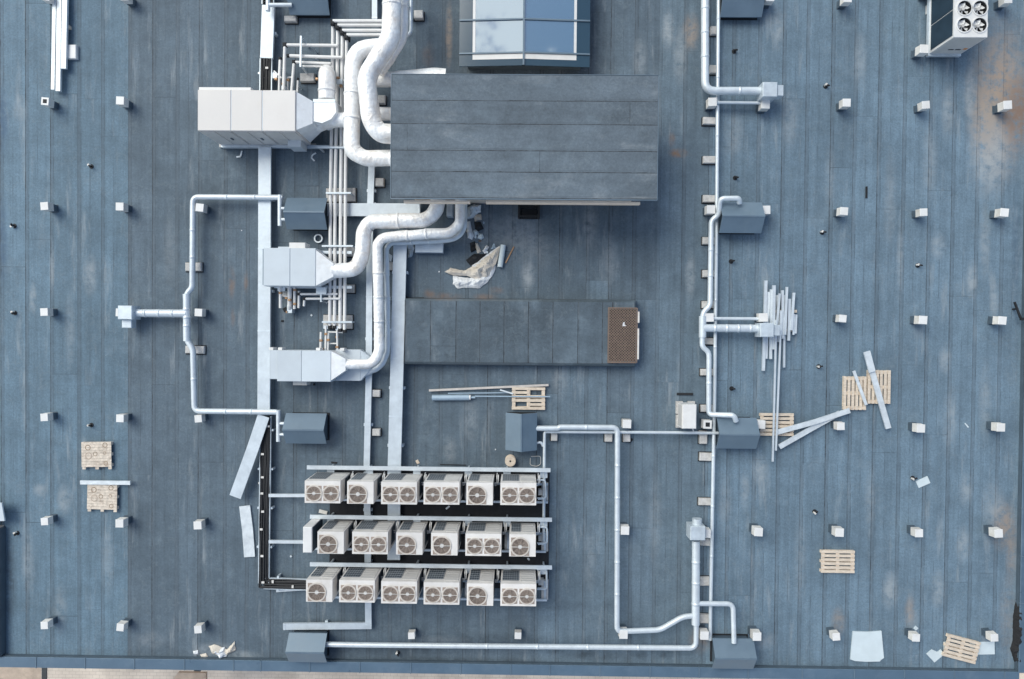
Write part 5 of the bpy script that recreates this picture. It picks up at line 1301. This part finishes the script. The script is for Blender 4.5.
for l,x,y,w_,h_,mt,z_ in (('thin white slat in the debris heap by the foil',469,216,1.4,7,'sheet',.12),('short tan stick high in the debris heap',479,218.5,5,1.2,'wood',.2),('black bag beside the white rag in the debris heap',477,226,4,5,'black',.16),
      ('pale bottle shaped scrap in the debris heap',475.5,236.5,2.5,4,'styro',.14),('dark cable knot low in the debris heap',473,247.5,4,4,'black',.12),('white foil flake at the wall end of the heap',478,209,3,3,'sheet',.3),
      ('brown rag under the round pale bag',480,241,4,2.5,'mesh',.1),('grey metal flake between heap and tarp',487,252,3,2,'galv',.08),('tan scrap left of the long white rag',466.5,231,1.5,3,'wood',.08),('blue grey scrap right of the dark bag',484,223,2,2.5,'bluecyl',.06)):
    pts=[(x+w_/2*math.cos(t)*rc.uniform(.8,1.2),y+h_/2*math.sin(t)*rc.uniform(.8,1.2)) for t in (.3,1.4,2.6,3.7,4.6,5.6)]
    solid('debris_scrap',l,'debris',M[mt],crumple(pts,x,y,1,z_,int(x*7+y),.012,.06),'debris heap at the stair house')
for l,x0,y0,x1,y1,mt in (('small white clip between slim duct and wide tray, upper',386.5,289,388.5,291,'sheet'),('small white clip between slim duct and wide tray, middle',387,295,389,297,'sheet'),('small white clip between slim duct and wide tray, lower',386.5,303,388.5,305,'sheet'),
      ('dark leaf scrap left of the lowest air handler pipes',281,320,283.5,322,'black'),('black stub by the valves below the middle air handler',283,307.5,287,311.5,'black'),('dark scrap below the lowest air handler',313,383.5,315,385.5,'black'),
      ('tan scrap on the roof above the top condenser tray',416,460,419,464,'wood'),('dark wire scrap above the top condenser row left',331,462,337,463.5,'black'),('thin dark dirt strip above the top condenser row',440,464.5,466,465.3,'black'),
      ('white chip on the plinth side roof left of the tarp',438.5,271,439.8,272.4,'sheet'),('white chip on the roof below the middle shaft housing',495,449,496,450.2,'sheet'),('white chip near the left outlet',241,230,242,231,'sheet')):
    solid('roof_scrap',l,'scrap',M[mt],MB().bpx(x0,y0,x1,y1,.004,.035,.008,rc.uniform(-30,30)),'small scraps on the roof')
# bottom-left litter
lit=[('tan crumpled strap bundle near the south parapet at lower left',[(225,646),(231,644),(243,649),(251,641),(252,650),(243,655),(238,657),(229,653)],'tarp',.2),('white paper in the strap bundle at lower left',[(230,648),(241,647),(243,656),(238,658),(231,651)],'sheet',.24),
     ('small tan paper left of the strap bundle',[(200,654),(206,653),(208,656),(203,657.5)],'tarp',.08),('white rag leftmost near the south parapet',[(193.5,651),(198,650),(199,654),(195,655)],'sheet',.1)]
for i,(l,pts,mt,h) in enumerate(lit):
    dx=-16 if i<2 else 0
    pts=[(x+dx,y) for x,y in pts]; cx=sum(p[0] for p in pts)/len(pts); cy_=sum(p[1] for p in pts)/len(pts)
    solid('litter',l,'litter',M[mt],crumple(pts,cx,cy_,1,h,40+i,.012),'litter at the south parapet')
# small curled metal scraps
def curl(label,pts,w=.05):
    mb=MB()
    for a_,b_ in zip(pts[:-1],pts[1:]): mb.bar(P(*a_,.03),P(*b_,.03),w,.03)
    solid('metal_scrap',label,'scrap',M['metalstrip'],mb,'loose pale scraps')
curl('hooked metal scrap left below the big air handler',[(242,151),(240.5,156.5),(236.5,157)])
curl('curved metal scrap right below the big air handler',[(316,153),(312.5,155),(311.5,158),(314.5,161)])
curl('small metal scrap under the lower branch pipe',[(326,303),(329.5,301)])
curl('tiny white scrap left of the four pipes end',[(311,314.5),(312,316)],.06)
curl('tiny white scrap right of the cable run',[(290.5,555.5),(291.5,557)],.06)
curl('tiny scrap on the mat near the top condenser row',[(446,509),(449.5,506)],.06)
curl('tiny scrap on the mat near the middle condenser row',[(527.5,558),(529.5,560)],.06)
# dark crate at the stair house, black roll, right-hand bracket
cr=MB(); a_=P(518,217,.5); b_=P(540,204,.5)
for z in (.05,.45):
    cr.box(a_.x,a_.y,z,b_.x,a_.y+.07,z+.08); cr.box(a_.x,b_.y-.07,z,b_.x,b_.y,z+.08); cr.box(a_.x,a_.y+.071,z,a_.x+.07,b_.y-.071,z+.08); cr.box(b_.x-.07,a_.y+.071,z,b_.x,b_.y-.071,z+.08)
for x in (a_.x,b_.x-.07):
    for y in (a_.y,b_.y-.07): cr.box(x,y,.131,x+.07,y+.07,.449)
bt=MB().box(a_.x+.08,a_.y+.08,.01,b_.x-.08,b_.y-.08,.05)
thing('dark_crate','dark open crate frame under the eaves of the stair house','crate',[('frame',M['blacknet'],cr),('base',M['black'],bt)])
solid('membrane_roll','rough black membrane heap along the east parapet at lower right','membrane',M['blacknet'],crumple([(1016,597),(1019,599),(1019.5,630),(1018.5,662),(1016,667),(1013.5,660),(1010,648),(1012.5,640),(1013,615)],1016,635,1,.25,61))
mb=MB().bar(P(1014.5,302,.25),P(1020.5,318,.3),.06,.06); mb.bar(P(1020.5,319,.33),P(1024,319,.33),.10,.10); lg=MB(); q=P(1017,309,.2); lg.box(q.x-.03,q.y-.03,0,q.x+.03,q.y+.03,.24)
thing('wall_bracket','dark metal bracket leaning on the east parapet at the right edge','bracket',[('arm',M['black'],mb),('foot',M['black'],lg)])
# leaning small panel beneath the slim duct and a blue flashing box beside the wide tray
solid('sheet_box','long pale sheet metal box below the long wrapped duct','sheet metal box',M['tray'],mbx(415,243,443,252.5,.02,.30,.01))
solid('foil_elbow','crumpled silver elbow beside the wide tray cover','duct piece',M['metalstrip'],crumple([(407,244),(413,243),(415,248),(412,257),(408.5,258),(408,250)],411,249,1,.3,71))
solid('tilted_panel','small tilted grey panel between slim duct and wide tray',"panel",M['tray'],MB().prism([tuple(P(x,y,.2).xy) for x,y in ((387,252),(392.5,256),(391,262),(387,258))],.1,.2))
lp=MB().tube([P(x,y,.035) for x,y in ((404.5,276),(404,292),(406,297.5),(412,298.5),(424,298))],.03,.15,8); solid('black_hose','black hose curling off the wide tray to the plinth corner','hose',M['cable'],lp)
solid('grey_box','grey box in the gap at the stair house between two ducts','box',M['galv'],mbx(446.5,203,452.5,216,.02,.5,.02))
solid('black_scrap','black triangular scrap beside the pale block at the pipe crossing','scrap',M['black'],MB().prism([tuple(P(x,y,.03).xy) for x,y in ((629.5,437),(633.5,439.5),(630,443),(626.5,442))],.003,.03))

# --------------------------------------------------------------- the light
w=bpy.data.worlds.new('World'); sc.world=w; w.use_nodes=True; nt=w.node_tree; N=nt.nodes; L=nt.links
bg=N['Background']; bg.inputs['Strength'].default_value=.10
SUN_EL,SUN_AZ=R(50),R(-46)     # azimuth from north, negative = west
sky=N.new('ShaderNodeTexSky'); sky.sky_type='NISHITA'; sky.sun_disc=False; sky.sun_elevation=SUN_EL; sky.sun_rotation=SUN_AZ; sky.ozone_density=.4
tc=N.new('ShaderNodeTexCoord')
cn=N.new('ShaderNodeTexNoise'); cn.inputs['Scale'].default_value=5.2; cn.inputs['Detail'].default_value=9; cn.inputs['Roughness'].default_value=.66; L.new(tc.outputs['Generated'],cn.inputs['Vector'])
dp=N.new('ShaderNodeVectorMath'); dp.operation='DOT_PRODUCT'; dp.inputs[1].default_value=(-.75,.45,.2); L.new(tc.outputs['Generated'],dp.inputs[0])
ad=N.new('ShaderNodeMath'); ad.operation='MULTIPLY_ADD'; ad.inputs[1].default_value=.5; L.new(dp.outputs['Value'],ad.inputs[0]); L.new(cn.outputs['Fac'],ad.inputs[2])
mr=N.new('ShaderNodeMapRange'); mr.interpolation_type='SMOOTHSTEP'; mr.inputs[1].default_value=.658; mr.inputs[2].default_value=.71; L.new(ad.outputs[0],mr.inputs[0])
mx=N.new('ShaderNodeMix'); mx.data_type='RGBA'; L.new(mr.outputs[0],mx.inputs['Factor']); L.new(sky.outputs[0],mx.inputs['A']); mx.inputs['B'].default_value=(8.6,9.2,9.4,1)
L.new(mx.outputs['Result'],bg.inputs['Color'])
sl=bpy.data.lights.new('Sun','SUN'); sl.energy=1.45; sl.angle=R(34); sl.color=(1,.985,.90)
so=bpy.data.objects.new('Sun',sl); COL.objects.link(so)
dv=Vector((math.sin(SUN_AZ)*math.cos(SUN_EL),math.cos(SUN_AZ)*math.cos(SUN_EL),math.sin(SUN_EL)))
so.rotation_euler=dv.to_track_quat('Z','Y').to_euler(); so.location=(0,0,40)

cam=bpy.data.cameras.new('Camera'); co=bpy.data.objects.new('Camera',cam); COL.objects.link(co)
cam.lens=24; cam.sensor_width=36; cam.clip_end=2000; cam.clip_start=.1
co.matrix_world=Matrix.Translation((0,0,H))@CM
sc.camera=co
sc.view_settings.view_transform='Standard'; sc.view_settings.look='None'; sc.view_settings.gamma=1; sc.view_settings.exposure=0.58
sc.render.resolution_x=W; sc.render.resolution_y=HT
